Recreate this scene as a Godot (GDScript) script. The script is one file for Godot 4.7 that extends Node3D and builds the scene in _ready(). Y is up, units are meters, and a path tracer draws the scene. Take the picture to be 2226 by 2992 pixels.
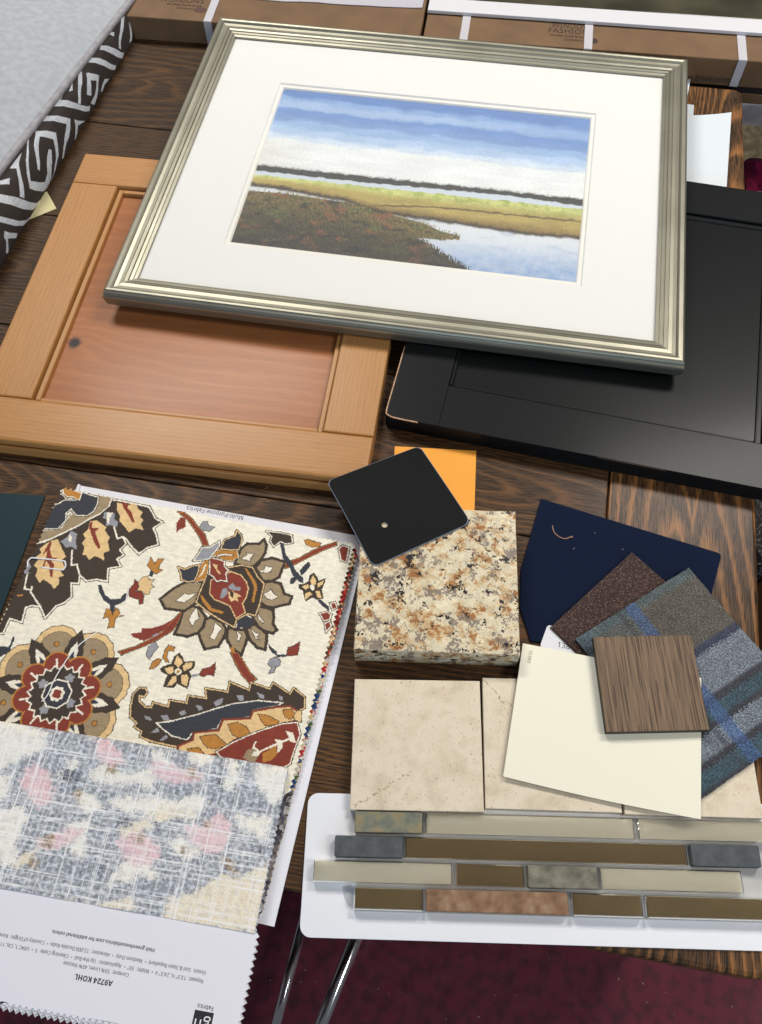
extends Node3D
# Design samples laid out on a dark oak table: y up, metres, table top at y = 0.

const FLORAL_DENSITY := 3200.0      # texels per metre of printed cloth
const FLORAL_PRINT := [[1, 8, 3, [161, 14, 178, 10, 278, 13, 293, 28, 309, 45, 334, 53, 314, 76, 330, 95, 345, 122, 317, 138, 301, 161, 273, 144, 250, 125, 236, 118, 253, 138, 243, 160, 260, 173, 246, 189, 264, 208, 232, 222, 245, 260, 212, 261, 188, 271, 163, 259, 169, 283, 147, 285, 163, 322, 150, 344, 132, 357, 118, 397, 91, 369, 67, 371, 53, 380, 60, 422, 24, 419, 23, 463, 3, 467, 3, 400, -1, 342, -12, 254, -13, 195, -1, 189, 44, 163, 100, 113, 144, 63, 161, 35]],
	[2, 8, 2, [121, 5, 161, 3, 161, 35, 144, 63, 123, 84, 100, 113, 72, 140, 44, 163, -7, 194, -10, 150, 29, 142, 55, 130, 58, 105, 67, 79, 99, 79, 123, 60, 126, 32]],
	[6, 8, 2, [4, 68, 12, 56, 32, 41, 61, 35, 69, 5, 94, 10, 120, 12, 126, 35, 123, 60, 111, 77, 81, 83, 58, 67, 49, 83, 58, 105, 50, 124, 45, 135, 3, 143, -3, 104, -1, 87]],
	[1, 8, 2, [-11, 18, 20, 29, 30, 38, 13, 59, -2, 62, -7, 35]],
	[4, 8, 2, [2, 1, 21, 1, 67, 9, 70, 33, 42, 27, 31, 31, 15, 22]],
	[3, -1, 0, [180, 17, 217, 20, 232, 9, 251, 26, 266, 33, 262, 48, 276, 55, 273, 70, 288, 87, 263, 85, 248, 102, 229, 86, 208, 73, 205, 57, 190, 43]],
	[5, -1, 0, [191, 11, 218, 16, 216, 27, 234, 40, 253, 67, 247, 70, 223, 46, 204, 29]],
	[3, -1, 0, [127, 94, 142, 84, 158, 91, 180, 100, 178, 110, 201, 129, 200, 143, 216, 169, 202, 179, 212, 201, 182, 193, 170, 209, 155, 196, 145, 198, 141, 172, 130, 164, 135, 146, 122, 136, 131, 120]],
	[5, -1, 0, [128, 97, 134, 92, 140, 112, 161, 107, 154, 122, 167, 140, 186, 162, 183, 171, 163, 154, 142, 125, 132, 113]],
	[3, -1, 0, [39, 174, 58, 166, 76, 186, 103, 213, 95, 225, 113, 247, 106, 258, 119, 268, 107, 277, 115, 295, 107, 312, 92, 300, 67, 292, 63, 304, 42, 288, 40, 266, 24, 256, 29, 239, 18, 231, 28, 216, 17, 205, 28, 186]],
	[5, -1, 0, [37, 177, 43, 176, 48, 202, 66, 224, 84, 221, 67, 234, 81, 244, 84, 260, 90, 281, 81, 277, 67, 247, 53, 237, 56, 259, 49, 251, 48, 225, 42, 207, 34, 221, 35, 201]],
	[7, -1, 0, [156, 53, 172, 53, 188, 53, 191, 70, 206, 77, 209, 93, 187, 92, 176, 97, 170, 74, 157, 74]],
	[8, -1, 0, [163, 55, 181, 51, 178, 69, 182, 89, 174, 84]],
	[7, -1, 0, [86, 133, 107, 139, 110, 159, 124, 186, 105, 180, 91, 186, 78, 176, 66, 171, 80, 158, 84, 144]],
	[8, -1, 0, [85, 140, 97, 155, 100, 168, 88, 163]],
	[7, -1, 0, [4, 247, 18, 264, 14, 278, 26, 283, 5, 286, 3, 267, 0, 252]],
	[4, -1, 0, [12, 350, 29, 345, 29, 351, 15, 354]],
	[6, -1, 0, [224, 276, 233, 273, 251, 297, 273, 308, 297, 300, 303, 283, 313, 278, 315, 299, 303, 314, 291, 323, 301, 349, 290, 351, 276, 323, 255, 315, 233, 292]],
	[4, 1, 1, [274, 366, 272, 336, 284, 337, 295, 350, 296, 328, 306, 332, 316, 345, 325, 346, 314, 352, 307, 356, 311, 383, 295, 389, 293, 368, 285, 358]],
	[5, 1, 1, [310, 269, 318, 251, 316, 237, 328, 243, 334, 257, 332, 270, 346, 267, 358, 277, 364, 301, 355, 305, 349, 292, 320, 289]],
	[3, 1, 1, [328, 243, 336, 225, 347, 220, 357, 230, 370, 226, 366, 241, 378, 248, 369, 256, 371, 271, 360, 274, 349, 267, 333, 267, 335, 254]],
	[6, -1, 0, [349, 219, 351, 199, 362, 203, 362, 219]],
	[4, 1, 1, [336, 190, 337, 163, 354, 179, 360, 163, 376, 161, 370, 179, 370, 192, 385, 194, 368, 210, 359, 204, 346, 197]],
	[2, 1, 5, [576, 135, 580, 87, 593, 68, 625, 61, 635, 45, 647, 60, 650, 84, 645, 105, 633, 127, 621, 138]],
	[8, 1, 1, [589, 117, 603, 102, 597, 95, 609, 97, 622, 92, 616, 107, 616, 119, 604, 118]],
	[2, 1, 5, [635, 135, 646, 109, 672, 95, 713, 98, 709, 123, 708, 146, 691, 162, 667, 167, 651, 151]],
	[8, 1, 1, [645, 142, 661, 133, 661, 121, 672, 123, 683, 121, 680, 137, 667, 143]],
	[2, 1, 5, [668, 171, 691, 162, 717, 164, 735, 191, 758, 195, 757, 217, 732, 229, 716, 237, 694, 237, 678, 230, 670, 216]],
	[8, 1, 1, [677, 203, 692, 192, 694, 184, 704, 194, 721, 205, 706, 216, 692, 215]],
	[2, 1, 5, [674, 242, 699, 240, 718, 244, 726, 264, 729, 282, 744, 297, 736, 308, 715, 307, 695, 301, 676, 283, 665, 270]],
	[8, 1, 1, [676, 253, 688, 269, 703, 280, 702, 286, 686, 277]],
	[2, 1, 5, [663, 311, 679, 293, 703, 303, 720, 313, 725, 330, 729, 357, 708, 356, 682, 340, 670, 324]],
	[8, 1, 1, [668, 305, 689, 316, 702, 317, 697, 326, 708, 334, 694, 332, 685, 321]],
	[2, 1, 5, [615, 318, 637, 320, 660, 315, 673, 334, 673, 356, 671, 385, 639, 371, 620, 350, 615, 329]],
	[8, 1, 1, [634, 321, 655, 331, 655, 346, 649, 352, 647, 336]],
	[2, 1, 5, [545, 311, 559, 300, 594, 308, 612, 326, 611, 351, 604, 375, 570, 389, 553, 368, 539, 349]],
	[8, 1, 1, [574, 312, 586, 317, 599, 325, 593, 337, 589, 360, 574, 356, 577, 333]],
	[2, 1, 5, [479, 299, 502, 279, 521, 282, 546, 303, 547, 329, 539, 349, 513, 365, 477, 366, 481, 336]],
	[8, 1, 1, [513, 280, 522, 297, 530, 310, 522, 319, 517, 335, 503, 320, 505, 301]],
	[2, 1, 5, [406, 279, 414, 267, 433, 240, 453, 221, 474, 208, 506, 205, 506, 236, 506, 270, 483, 298, 458, 300, 429, 302]],
	[8, 1, 1, [502, 237, 481, 249, 466, 249, 449, 275, 475, 275, 488, 259]],
	[6, -1, 0, [637, 320, 633, 295, 648, 274, 671, 280, 679, 293, 659, 312, 648, 311]],
	[1, 3, 2, [508, 166, 566, 149, 598, 135, 628, 136, 650, 159, 672, 174, 675, 208, 677, 238, 675, 268, 654, 269, 629, 293, 630, 315, 593, 304, 548, 288, 506, 267, 507, 228, 509, 201]],
	[5, 3, 2, [526, 197, 540, 183, 559, 174, 573, 160, 604, 165, 623, 180, 634, 197, 636, 223, 631, 243, 646, 267, 627, 289, 600, 258, 573, 252, 553, 249, 534, 234]],
	[4, -1, 0, [606, 141, 614, 143, 646, 171, 657, 188, 661, 233, 654, 233, 648, 190, 639, 177]],
	[4, -1, 0, [510, 243, 521, 248, 555, 275, 588, 277, 588, 285, 550, 283, 521, 260]],
	[7, -1, 0, [578, 205, 587, 192, 600, 201, 614, 198, 614, 209, 600, 212, 585, 211]],
	[7, -1, 0, [577, 209, 584, 223, 576, 240, 566, 242, 565, 227, 566, 214]],
	[3, -1, 0, [584, 219, 593, 214, 622, 223, 612, 229, 619, 242, 608, 237, 600, 246, 589, 234]],
	[1, -1, 0, [586, 215, 598, 216, 601, 233, 593, 231]],
	[4, 8, 1, [504, 119, 518, 104, 546, 98, 572, 96, 581, 114, 567, 129, 545, 130, 522, 127]],
	[8, 1, 1, [519, 120, 532, 112, 564, 108, 564, 113, 536, 118, 525, 125]],
	[4, 8, 1, [484, 159, 489, 142, 503, 139, 508, 166, 511, 196, 486, 210, 475, 212, 484, 194]],
	[8, -1, 0, [493, 157, 500, 152, 498, 180, 490, 195, 494, 173]],
	[5, 8, 2, [501, 132, 523, 131, 546, 134, 551, 149, 565, 158, 561, 170, 572, 191, 553, 191, 544, 197, 529, 185, 516, 180, 512, 161]],
	[3, -1, 0, [515, 147, 526, 150, 530, 145, 532, 159, 548, 173, 544, 174, 530, 163, 524, 158]],
	[6, 3, 2, [524, 99, 526, 70, 551, 52, 551, 34, 567, 45, 575, 59, 574, 92, 550, 97]],
	[6, 3, 2, [423, 176, 442, 180, 463, 164, 480, 158, 483, 179, 481, 207, 465, 214, 445, 211, 436, 193]],
	[7, 8, 2, [458, 149, 466, 127, 470, 106, 491, 102, 513, 77, 518, 92, 508, 118, 502, 135, 479, 144]],
	[5, 4, 1, [366, 11, 385, 11, 412, 24, 435, 44, 463, 63, 485, 95, 471, 98, 452, 73, 430, 53, 403, 30]],
	[5, -1, 0, [385, 79, 375, 48, 381, 26, 395, 28, 404, 55, 389, 66]],
	[7, 1, 1, [442, 43, 447, 25, 458, 22, 465, 33, 485, 35, 475, 52, 456, 52]],
	[5, 4, 1, [714, 102, 748, 79, 777, 49, 802, 31, 837, 10, 839, 19, 805, 43, 777, 65, 745, 95, 718, 117]],
	[4, 1, 1, [745, 21, 757, 16, 795, 21, 795, 33, 770, 38, 754, 33]],
	[1, 8, 2, [634, 18, 674, 14, 708, 15, 716, 37, 698, 45, 682, 41, 667, 60, 654, 47, 653, 30]],
	[6, -1, 0, [681, 45, 692, 43, 707, 76, 730, 95, 748, 118, 774, 136, 778, 151, 767, 149, 741, 132, 728, 111, 704, 92]],
	[6, -1, 0, [758, 116, 767, 95, 777, 83, 784, 95, 776, 116, 766, 130]],
	[6, -1, 0, [741, 161, 740, 143, 752, 133, 758, 143, 751, 157]],
	[1, -1, 0, [766, 157, 782, 150, 790, 141, 789, 123, 798, 114, 811, 124, 818, 135, 834, 123, 836, 138, 833, 158, 844, 183, 828, 190, 813, 186, 799, 202, 787, 183, 784, 173, 770, 168]],
	[3, -1, 0, [776, 161, 791, 150, 797, 158, 790, 168]],
	[3, -1, 0, [795, 139, 798, 121, 812, 136, 812, 147, 802, 150]],
	[3, -1, 0, [816, 143, 832, 130, 831, 143, 820, 157]],
	[3, -1, 0, [817, 166, 828, 163, 839, 182, 827, 184]],
	[3, -1, 0, [796, 197, 791, 179, 802, 171, 811, 178]],
	[8, -1, 0, [798, 152, 803, 149, 811, 151, 813, 161, 808, 166, 801, 163]],
	[6, -1, 0, [828, 190, 838, 188, 866, 204, 867, 215, 846, 205]],
	[5, 8, 2, [845, 228, 864, 218, 876, 225, 876, 239, 861, 246]],
	[5, 8, 2, [849, 29, 857, 16, 876, 19, 879, 63, 864, 62]],
	[5, 8, 2, [866, 193, 877, 187, 888, 200, 876, 210]],
	[5, 8, 2, [866, 253, 877, 243, 884, 256, 875, 276]],
	[5, 4, 1, [350, 445, 388, 423, 410, 402, 444, 368, 461, 330, 475, 303, 478, 313, 474, 341, 467, 359, 438, 389, 408, 416, 359, 451]],
	[5, -1, 0, [361, 391, 389, 380, 386, 369, 412, 363, 437, 349, 460, 327, 450, 356, 426, 382, 403, 402, 376, 399]],
	[7, 1, 1, [422, 429, 421, 413, 434, 397, 448, 410, 441, 425, 436, 447, 423, 439]],
	[7, -1, 0, [420, 383, 429, 373, 436, 375, 427, 385]],
	[6, -1, 0, [17, 500, 41, 495, 55, 495, 54, 462, 61, 471, 61, 507, 32, 533]],
	[1, -1, 0, [470, 465, 482, 454, 496, 446, 497, 425, 506, 411, 520, 422, 528, 433, 555, 425, 560, 444, 550, 456, 560, 468, 561, 503, 550, 500, 529, 494, 525, 507, 496, 510, 495, 490, 497, 478, 479, 473]],
	[3, -1, 0, [483, 462, 502, 452, 510, 465, 505, 474, 493, 472]],
	[3, -1, 0, [503, 444, 503, 420, 518, 428, 525, 437, 518, 453]],
	[3, -1, 0, [528, 447, 533, 435, 551, 431, 552, 445, 536, 459]],
	[3, -1, 0, [532, 470, 546, 465, 555, 473, 557, 496, 540, 492]],
	[3, -1, 0, [511, 478, 520, 475, 526, 487, 516, 503, 504, 504]],
	[8, -1, 0, [511, 460, 518, 454, 528, 457, 531, 465, 524, 472, 514, 469]],
	[4, -1, 0, [516, 461, 519, 458, 525, 459, 526, 464, 522, 467, 517, 466]],
	[4, 1, 1, [468, 435, 467, 411, 471, 398, 490, 400, 492, 412, 476, 413, 479, 433, 491, 444, 481, 445]],
	[4, 1, 1, [444, 473, 445, 452, 457, 440, 468, 441, 465, 456, 455, 468]],
	[7, -1, 0, [558, 463, 576, 457, 578, 464, 560, 469]],
	[5, 1, 1, [579, 460, 581, 443, 600, 433, 610, 419, 615, 436, 617, 455, 603, 454, 590, 463]],
	[5, 4, 1, [643, 385, 660, 381, 682, 401, 705, 424, 728, 439, 714, 452, 689, 436, 663, 409]],
	[4, -1, 0, [635, 370, 646, 368, 653, 383, 643, 383]],
	[6, -1, 0, [732, 337, 743, 347, 761, 355, 764, 367, 751, 362, 738, 352]],
	[6, -1, 0, [760, 364, 788, 358, 789, 364, 766, 371]],
	[5, 1, 1, [789, 362, 786, 338, 800, 331, 814, 315, 816, 335, 818, 353, 798, 360]],
	[7, 1, 1, [746, 393, 748, 379, 761, 370, 777, 376, 779, 390, 769, 398, 769, 411, 755, 418, 758, 401]],
	[1, 3, 2, [440, 603, 430, 575, 426, 544, 436, 526, 451, 523, 460, 533, 457, 545, 442, 545, 448, 559, 468, 570, 485, 568, 484, 555, 527, 557, 525, 540, 571, 538, 569, 519, 617, 516, 607, 491, 666, 488, 663, 461, 719, 471, 717, 450, 770, 456, 773, 438, 825, 458, 830, 441, 865, 459, 872, 486, 856, 499, 763, 578, 586, 650, 512, 650, 483, 645, 482, 632, 460, 625, 462, 614]],
	[6, 8, 2, [511, 603, 546, 591, 610, 559, 643, 540, 689, 514, 749, 492, 813, 484, 804, 493, 745, 518, 740, 538, 673, 560, 668, 584, 610, 608, 602, 628, 562, 626, 531, 614]],
	[3, 5, 3, [585, 647, 616, 625, 614, 607, 673, 587, 676, 559, 744, 541, 743, 522, 802, 498, 834, 489, 856, 497, 865, 518, 815, 544, 789, 561, 752, 581, 717, 603, 684, 644, 637, 665, 593, 671]],
	[4, 1, 1, [631, 613, 648, 605, 669, 599, 706, 617, 680, 633, 658, 635, 644, 627]],
	[4, 1, 1, [690, 568, 714, 557, 740, 564, 755, 578, 730, 595, 709, 590]],
	[4, 1, 1, [759, 526, 782, 523, 817, 532, 814, 543, 786, 551, 772, 542]],
	[4, 1, 1, [818, 502, 840, 495, 855, 509, 843, 523, 827, 519]],
	[4, 1, 1, [609, 649, 636, 639, 655, 650, 629, 663]],
	[5, 8, 2, [683, 640, 718, 607, 756, 580, 791, 557, 828, 536, 863, 526, 878, 553, 874, 591, 872, 628, 846, 655, 802, 658, 755, 653, 712, 659]],
	[4, -1, 0, [798, 619, 825, 594, 834, 611, 824, 631, 804, 639]],
	[2, -1, 0, [751, 640, 759, 616, 777, 612, 789, 628, 784, 647]],
	[8, -1, 0, [771, 630, 775, 618, 793, 614, 789, 628]],
	[8, -1, 0, [817, 578, 836, 577, 844, 594, 834, 611, 829, 590]],
	[8, -1, 0, [840, 552, 859, 553, 873, 576, 858, 576]],
	[8, -1, 0, [770, 594, 775, 594, 774, 607, 789, 614, 811, 597, 839, 576, 865, 560, 866, 564, 841, 582, 814, 602, 790, 618, 769, 612]],
	[7, -1, 0, [472, 592, 491, 592, 498, 600, 483, 601]],
	[7, -1, 0, [514, 583, 533, 577, 541, 589, 527, 594]],
	[7, -1, 0, [559, 566, 571, 555, 579, 565, 567, 572]],
	[7, -1, 0, [595, 539, 610, 536, 617, 546, 607, 551]],
	[7, -1, 0, [637, 522, 659, 505, 662, 520, 648, 531]],
	[7, -1, 0, [690, 491, 708, 487, 712, 500, 702, 504]],
	[7, -1, 0, [739, 472, 760, 474, 763, 485, 751, 485]],
	[7, -1, 0, [797, 468, 809, 469, 810, 480, 802, 478]],
	[7, -1, 0, [505, 631, 518, 613, 526, 622, 516, 628]],
	[7, -1, 0, [533, 643, 546, 625, 552, 632, 541, 643]],
	[3, 1, 1, [849, 514, 855, 496, 867, 495, 874, 524, 859, 523]],
	[-1, 8, 5, [201, 95, 223, 128, 236, 118]],
	[-1, 8, 5, [112, 191, 127, 234, 141, 228, 163, 259]],
	[-1, 8, 5, [45, 319, 48, 334, 70, 352, 91, 369]],
	[-1, 8, 5, [17, 287, 27, 329, 46, 329]],
	[-1, 8, 5, [-7, 194, 20, 181, 44, 163, 72, 140, 100, 113, 123, 84, 144, 63]]]
const SHEER_PRINT := [[1, -1, 0, [197, -6, 325, 5, 337, 41, 305, 67, 240, 112]],
	[1, -1, 0, [240, 112, 280, 112, 289, 158, 260, 169]],
	[1, -1, 0, [269, 194, 318, 166, 343, 181, 341, 214, 339, 246, 355, 274, 335, 290, 297, 272]],
	[1, -1, 0, [425, 68, 448, 77, 449, 57, 497, 62, 530, 63, 558, 45, 578, 69, 566, 98, 542, 82, 506, 94, 454, 96]],
	[1, -1, 0, [490, 130, 524, 111, 551, 113, 586, 101, 627, 107, 659, 82, 687, 90, 681, 117, 635, 138, 607, 130, 578, 141, 520, 145]],
	[1, -1, 0, [771, 2, 842, 1, 835, 65, 819, 81, 789, 60, 772, 36]],
	[1, -1, 0, [705, 0, 733, 9, 742, 48, 721, 71, 703, 48, 719, 32]],
	[1, -1, 0, [629, 190, 656, 173, 673, 189, 706, 196, 679, 213, 653, 211]],
	[1, -1, 0, [560, 239, 604, 238, 634, 257, 618, 266, 589, 253, 584, 278, 558, 276, 533, 298, 539, 273]],
	[1, -1, 0, [423, 187, 470, 172, 466, 199, 481, 228, 474, 248, 446, 240, 445, 215]],
	[1, -1, 0, [744, 113, 818, 107, 821, 151, 788, 144, 761, 136]],
	[1, -1, 0, [548, 6, 577, 15, 609, 37, 603, 65, 573, 49]],
	[1, -1, 0, [412, -21, 439, -22, 433, 4, 414, 7]],
	[1, -1, 0, [624, -7, 678, -2, 672, 26, 639, 25]],
	[1, -1, 0, [373, 90, 400, 51, 413, 70, 385, 108]],
	[1, -1, 0, [418, 129, 454, 117, 488, 144, 454, 162]],
	[3, -1, 0, [656, 295, 706, 272, 746, 232, 783, 232, 836, 192, 843, 257, 851, 326, 661, 336]],
	[3, -1, 0, [523, 176, 569, 156, 593, 126, 670, 126, 684, 131, 623, 141, 586, 172, 541, 192]],
	[3, -1, 0, [345, 282, 362, 254, 388, 237, 378, 264, 355, 293]],
	[3, -1, 0, [436, 327, 524, 330, 590, 301, 608, 321, 516, 344]],
	[2, -1, 0, [435, 11, 459, 0, 497, 28, 506, 47, 476, 59, 445, 44]],
	[2, -1, 0, [307, 94, 326, 71, 360, 92, 377, 123, 374, 156, 358, 166, 331, 144, 305, 128]],
	[2, -1, 0, [530, 201, 568, 175, 611, 193, 623, 216, 605, 241, 567, 241, 543, 223]],
	[2, -1, 0, [650, 148, 694, 147, 711, 112, 748, 132, 747, 157, 736, 191, 700, 197, 670, 177]],
	[2, -1, 0, [376, 221, 411, 208, 437, 191, 464, 193, 441, 222, 404, 247, 382, 238]],
	[2, -1, 0, [555, 32, 609, 37, 668, 40, 667, 60, 604, 71, 570, 63]],
	[4, -1, 0, [384, 216, 402, 213, 411, 240, 395, 239]],
	[4, -1, 0, [465, 54, 489, 53, 490, 72, 471, 70]],
	[4, -1, 0, [562, 184, 584, 184, 584, 199, 567, 197]],
	[4, -1, 0, [655, 192, 675, 195, 672, 211, 658, 207]],
	[4, -1, 0, [737, 197, 757, 199, 785, 231, 766, 228]],
	[4, -1, 0, [685, 136, 705, 136, 702, 150]],
	[4, -1, 0, [635, 32, 652, 33, 653, 57, 642, 55]],
	[4, -1, 0, [369, 266, 390, 262, 394, 286, 376, 283]],
	[4, -1, 0, [415, 120, 436, 119, 434, 140]],
	[5, -1, 0, [381, 75, 423, 81, 418, 109, 383, 102]],
	[5, -1, 0, [522, 151, 549, 153, 543, 179, 523, 176]],
	[5, -1, 0, [345, 245, 360, 230, 362, 254]],
	[5, -1, 0, [579, 148, 613, 155, 606, 175]],
	[5, -1, 0, [687, 37, 715, 46, 709, 73]],
	[5, -1, 0, [500, 249, 520, 252, 521, 276]],
	[5, -1, 0, [793, 168, 824, 163, 817, 189]]]
const KEY_PRINT := [[52, 53, 54, 137, 74, 181, 86, 185, 70, 128, 68, 62],
	[95, 31, 90, 62, 126, 203, 138, 189, 117, 110],
	[126, 0, 113, 13, 142, 84, 174, 150, 180, 128, 151, 71],
	[198, 0, 174, 0, 167, 31, 176, 53, 183, 0, 210, 0, 221, 4],
	[221, 4, 165, 207, 176, 234, 232, 18],
	[280, 0, 248, 0, 241, 0, 264, 0, 208, 198, 214, 225, 259, 75],
	[302, 40, 273, 119, 286, 128, 305, 88, 323, 145, 332, 123],
	[286, 123, 271, 123, 295, 154, 323, 216, 332, 176],
	[341, 0, 316, 0, 305, 0, 327, 62, 365, 115, 370, 101, 341, 53, 320, 0, 343, 0, 359, 35, 368, 18],
	[420, 0, 390, 0, 377, 0, 397, 9, 368, 110, 336, 185, 345, 203, 395, 75],
	[286, 198, 262, 163, 248, 203, 268, 198, 284, 225],
	[465, 0, 449, 0, 408, 115, 426, 141, 476, 216, 478, 198, 440, 132, 426, 110],
	[424, 220, 397, 137, 370, 212, 395, 181, 411, 220, 413, 260],
	[492, 4, 458, 97, 485, 154, 526, 256, 532, 260, 494, 154, 476, 97, 496, 40, 548, 123, 550, 110, 519, 44],
	[521, 0, 514, 0, 553, 62, 577, 119, 550, 176, 498, 106, 494, 119, 546, 256, 591, 128, 557, 53],
	[593, 13, 550, 13, 571, 35, 614, 132, 620, 115, 584, 40],
	[659, 22, 623, 115, 575, 260, 591, 260, 670, 40],
	[634, 0, 609, 40, 620, 57, 641, 0],
	[690, 71, 618, 251, 629, 256, 699, 79],
	[692, 137, 670, 198, 677, 212, 695, 167, 713, 220, 717, 194, 704, 163, 702, 145]]
const PAINT_CURVES := {"tree_top": [524, 524, 525, 525, 525, 525, 525, 524, 524, 523, 523, 523, 522, 522, 521, 521, 521, 521, 522, 522, 523],
	"tree_low": [553, 554, 555, 555, 556, 557, 557, 555, 554, 553, 552, 550, 548, 546, 545, 543, 544, 548, 551, 555, 559],
	"strip": [581, 581, 582, 582, 582, 582, 582, 583, 582, 581, 581, 580, 580, 579, 579, 578, 578, 578, 579, 579, 580],
	"meadow": [649, 650, 651, 660, 669, 675, 681, 704, 721, 731, 733, 734, 737, 741, 745, 749, 753, 757, 754, 750, 747],
	"mid": [697, 697, 697, 697, 697, 697, 697, 697, 688, 678, 670, 661, 658, 657, 657, 656, 655, 654, 653, 652, 651],
	"land": [684, 682, 680, 680, 684, 689, 691, 704, 721, 735, 749, 765, 797, 812, 814, 814, 814, 814, 814, 814, 814]}

var used := {}
var rng := RandomNumberGenerator.new()

# ------------------------------------------------------------------ scene helpers
func numbered(called: String) -> String:
	if not used.has(called):
		used[called] = 0
		return called
	used[called] += 1
	return "%s_%03d" % [called, used[called]]

func thing(called: String, label: String, category: String, at := Vector3.ZERO, turn_deg := 0.0, group := "") -> Node3D:
	var o := Node3D.new()
	o.name = numbered(called)
	add_child(o)
	o.position = at
	o.rotation.y = deg_to_rad(turn_deg)
	o.set_meta("label", label)
	o.set_meta("category", category)
	if group:
		o.set_meta("group", group)
	return o

func structure(called: String, at := Vector3.ZERO, turn_deg := 0.0) -> Node3D:
	var o := Node3D.new()
	o.name = numbered(called)
	add_child(o)
	o.position = at
	o.rotation.y = deg_to_rad(turn_deg)
	o.set_meta("kind", "structure")
	return o

func part(parent: Node3D, called: String, m: Mesh, material: Material, at := Vector3.ZERO, turn_deg := 0.0) -> MeshInstance3D:
	var o := MeshInstance3D.new()
	o.name = called
	o.mesh = m
	o.material_override = material
	o.position = at
	o.rotation.y = deg_to_rad(turn_deg)
	parent.add_child(o, true)
	return o

# ------------------------------------------------------------------ materials
func mat(col: Color, rough := 0.6, metal := 0.0) -> StandardMaterial3D:
	var m := StandardMaterial3D.new()
	m.albedo_color = col
	m.roughness = rough
	m.metallic = metal
	return m

func textured(t: Texture2D, rough := 0.6, tint := Color.WHITE) -> StandardMaterial3D:
	var m := mat(tint, rough)
	m.albedo_texture = t
	return m

func tri(m: StandardMaterial3D, repeat_m: Vector3, offset := Vector3.ZERO) -> StandardMaterial3D:
	m.uv1_triplanar = true
	m.uv1_triplanar_sharpness = 4.0
	m.uv1_scale = Vector3(1.0 / repeat_m.x, 1.0 / repeat_m.y, 1.0 / repeat_m.z)
	m.uv1_offset = offset
	return m

func bump(m: StandardMaterial3D, t: Texture2D, depth_cm: float) -> StandardMaterial3D:
	m.heightmap_enabled = true
	m.heightmap_texture = t
	m.heightmap_scale = depth_cm
	return m

func satin(m: StandardMaterial3D, specular: float) -> StandardMaterial3D:
	m.metallic_specular = specular
	return m

func coat(m: StandardMaterial3D, amount: float, rough: float) -> StandardMaterial3D:
	m.clearcoat_enabled = true
	m.clearcoat = amount
	m.clearcoat_roughness = rough
	return m

func noise(frequency: float, seed_: int, octaves := 4, kind := FastNoiseLite.TYPE_SIMPLEX_SMOOTH) -> FastNoiseLite:
	var n := FastNoiseLite.new()
	n.noise_type = kind
	n.seed = seed_
	n.frequency = frequency
	n.fractal_octaves = octaves
	return n

func ntex(frequency: float, seed_: int, ramp: Array, size := 256, octaves := 4, kind := FastNoiseLite.TYPE_SIMPLEX_SMOOTH, wide := 0) -> NoiseTexture2D:
	var t := NoiseTexture2D.new()
	t.width = wide if wide else size
	t.height = size
	t.seamless = true
	t.noise = noise(frequency, seed_, octaves, kind)
	if ramp:
		var g := Gradient.new()
		g.offsets = PackedFloat32Array(ramp.map(func(a): return a[0]))
		g.colors = PackedColorArray(ramp.map(func(a): return a[1]))
		t.color_ramp = g
	return t

func c8(r: int, g: int, b: int) -> Color:
	return Color8(r, g, b)

# ------------------------------------------------------------------ meshes
func tri_face(st: SurfaceTool, a: Vector3, b: Vector3, c: Vector3, ua := Vector2.ZERO, ub := Vector2.ZERO, uc := Vector2.ZERO) -> void:
	st.set_uv(ua); st.add_vertex(a)
	st.set_uv(ub); st.add_vertex(b)
	st.set_uv(uc); st.add_vertex(c)

func quad(st: SurfaceTool, a: Vector3, b: Vector3, c: Vector3, d: Vector3, uv := PackedVector2Array([Vector2.ZERO, Vector2.ZERO, Vector2.ZERO, Vector2.ZERO])) -> void:
	tri_face(st, a, b, c, uv[0], uv[1], uv[2])
	tri_face(st, a, c, d, uv[0], uv[2], uv[3])

func done(st: SurfaceTool) -> ArrayMesh:
	st.index()
	st.generate_normals()
	return st.commit()

func inset(poly: PackedVector2Array, by: float) -> PackedVector2Array:
	var out := PackedVector2Array()
	var n := poly.size()
	for i in n:
		var e0 := (poly[i] - poly[(i + n - 1) % n]).normalized()
		var e1 := (poly[(i + 1) % n] - poly[i]).normalized()
		var n0 := Vector2(-e0.y, e0.x)
		var n1 := Vector2(-e1.y, e1.x)
		var m := (n0 + n1).normalized()
		out.append(poly[i] + m * by / maxf(0.35, m.dot(n0)))
	return out

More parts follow.
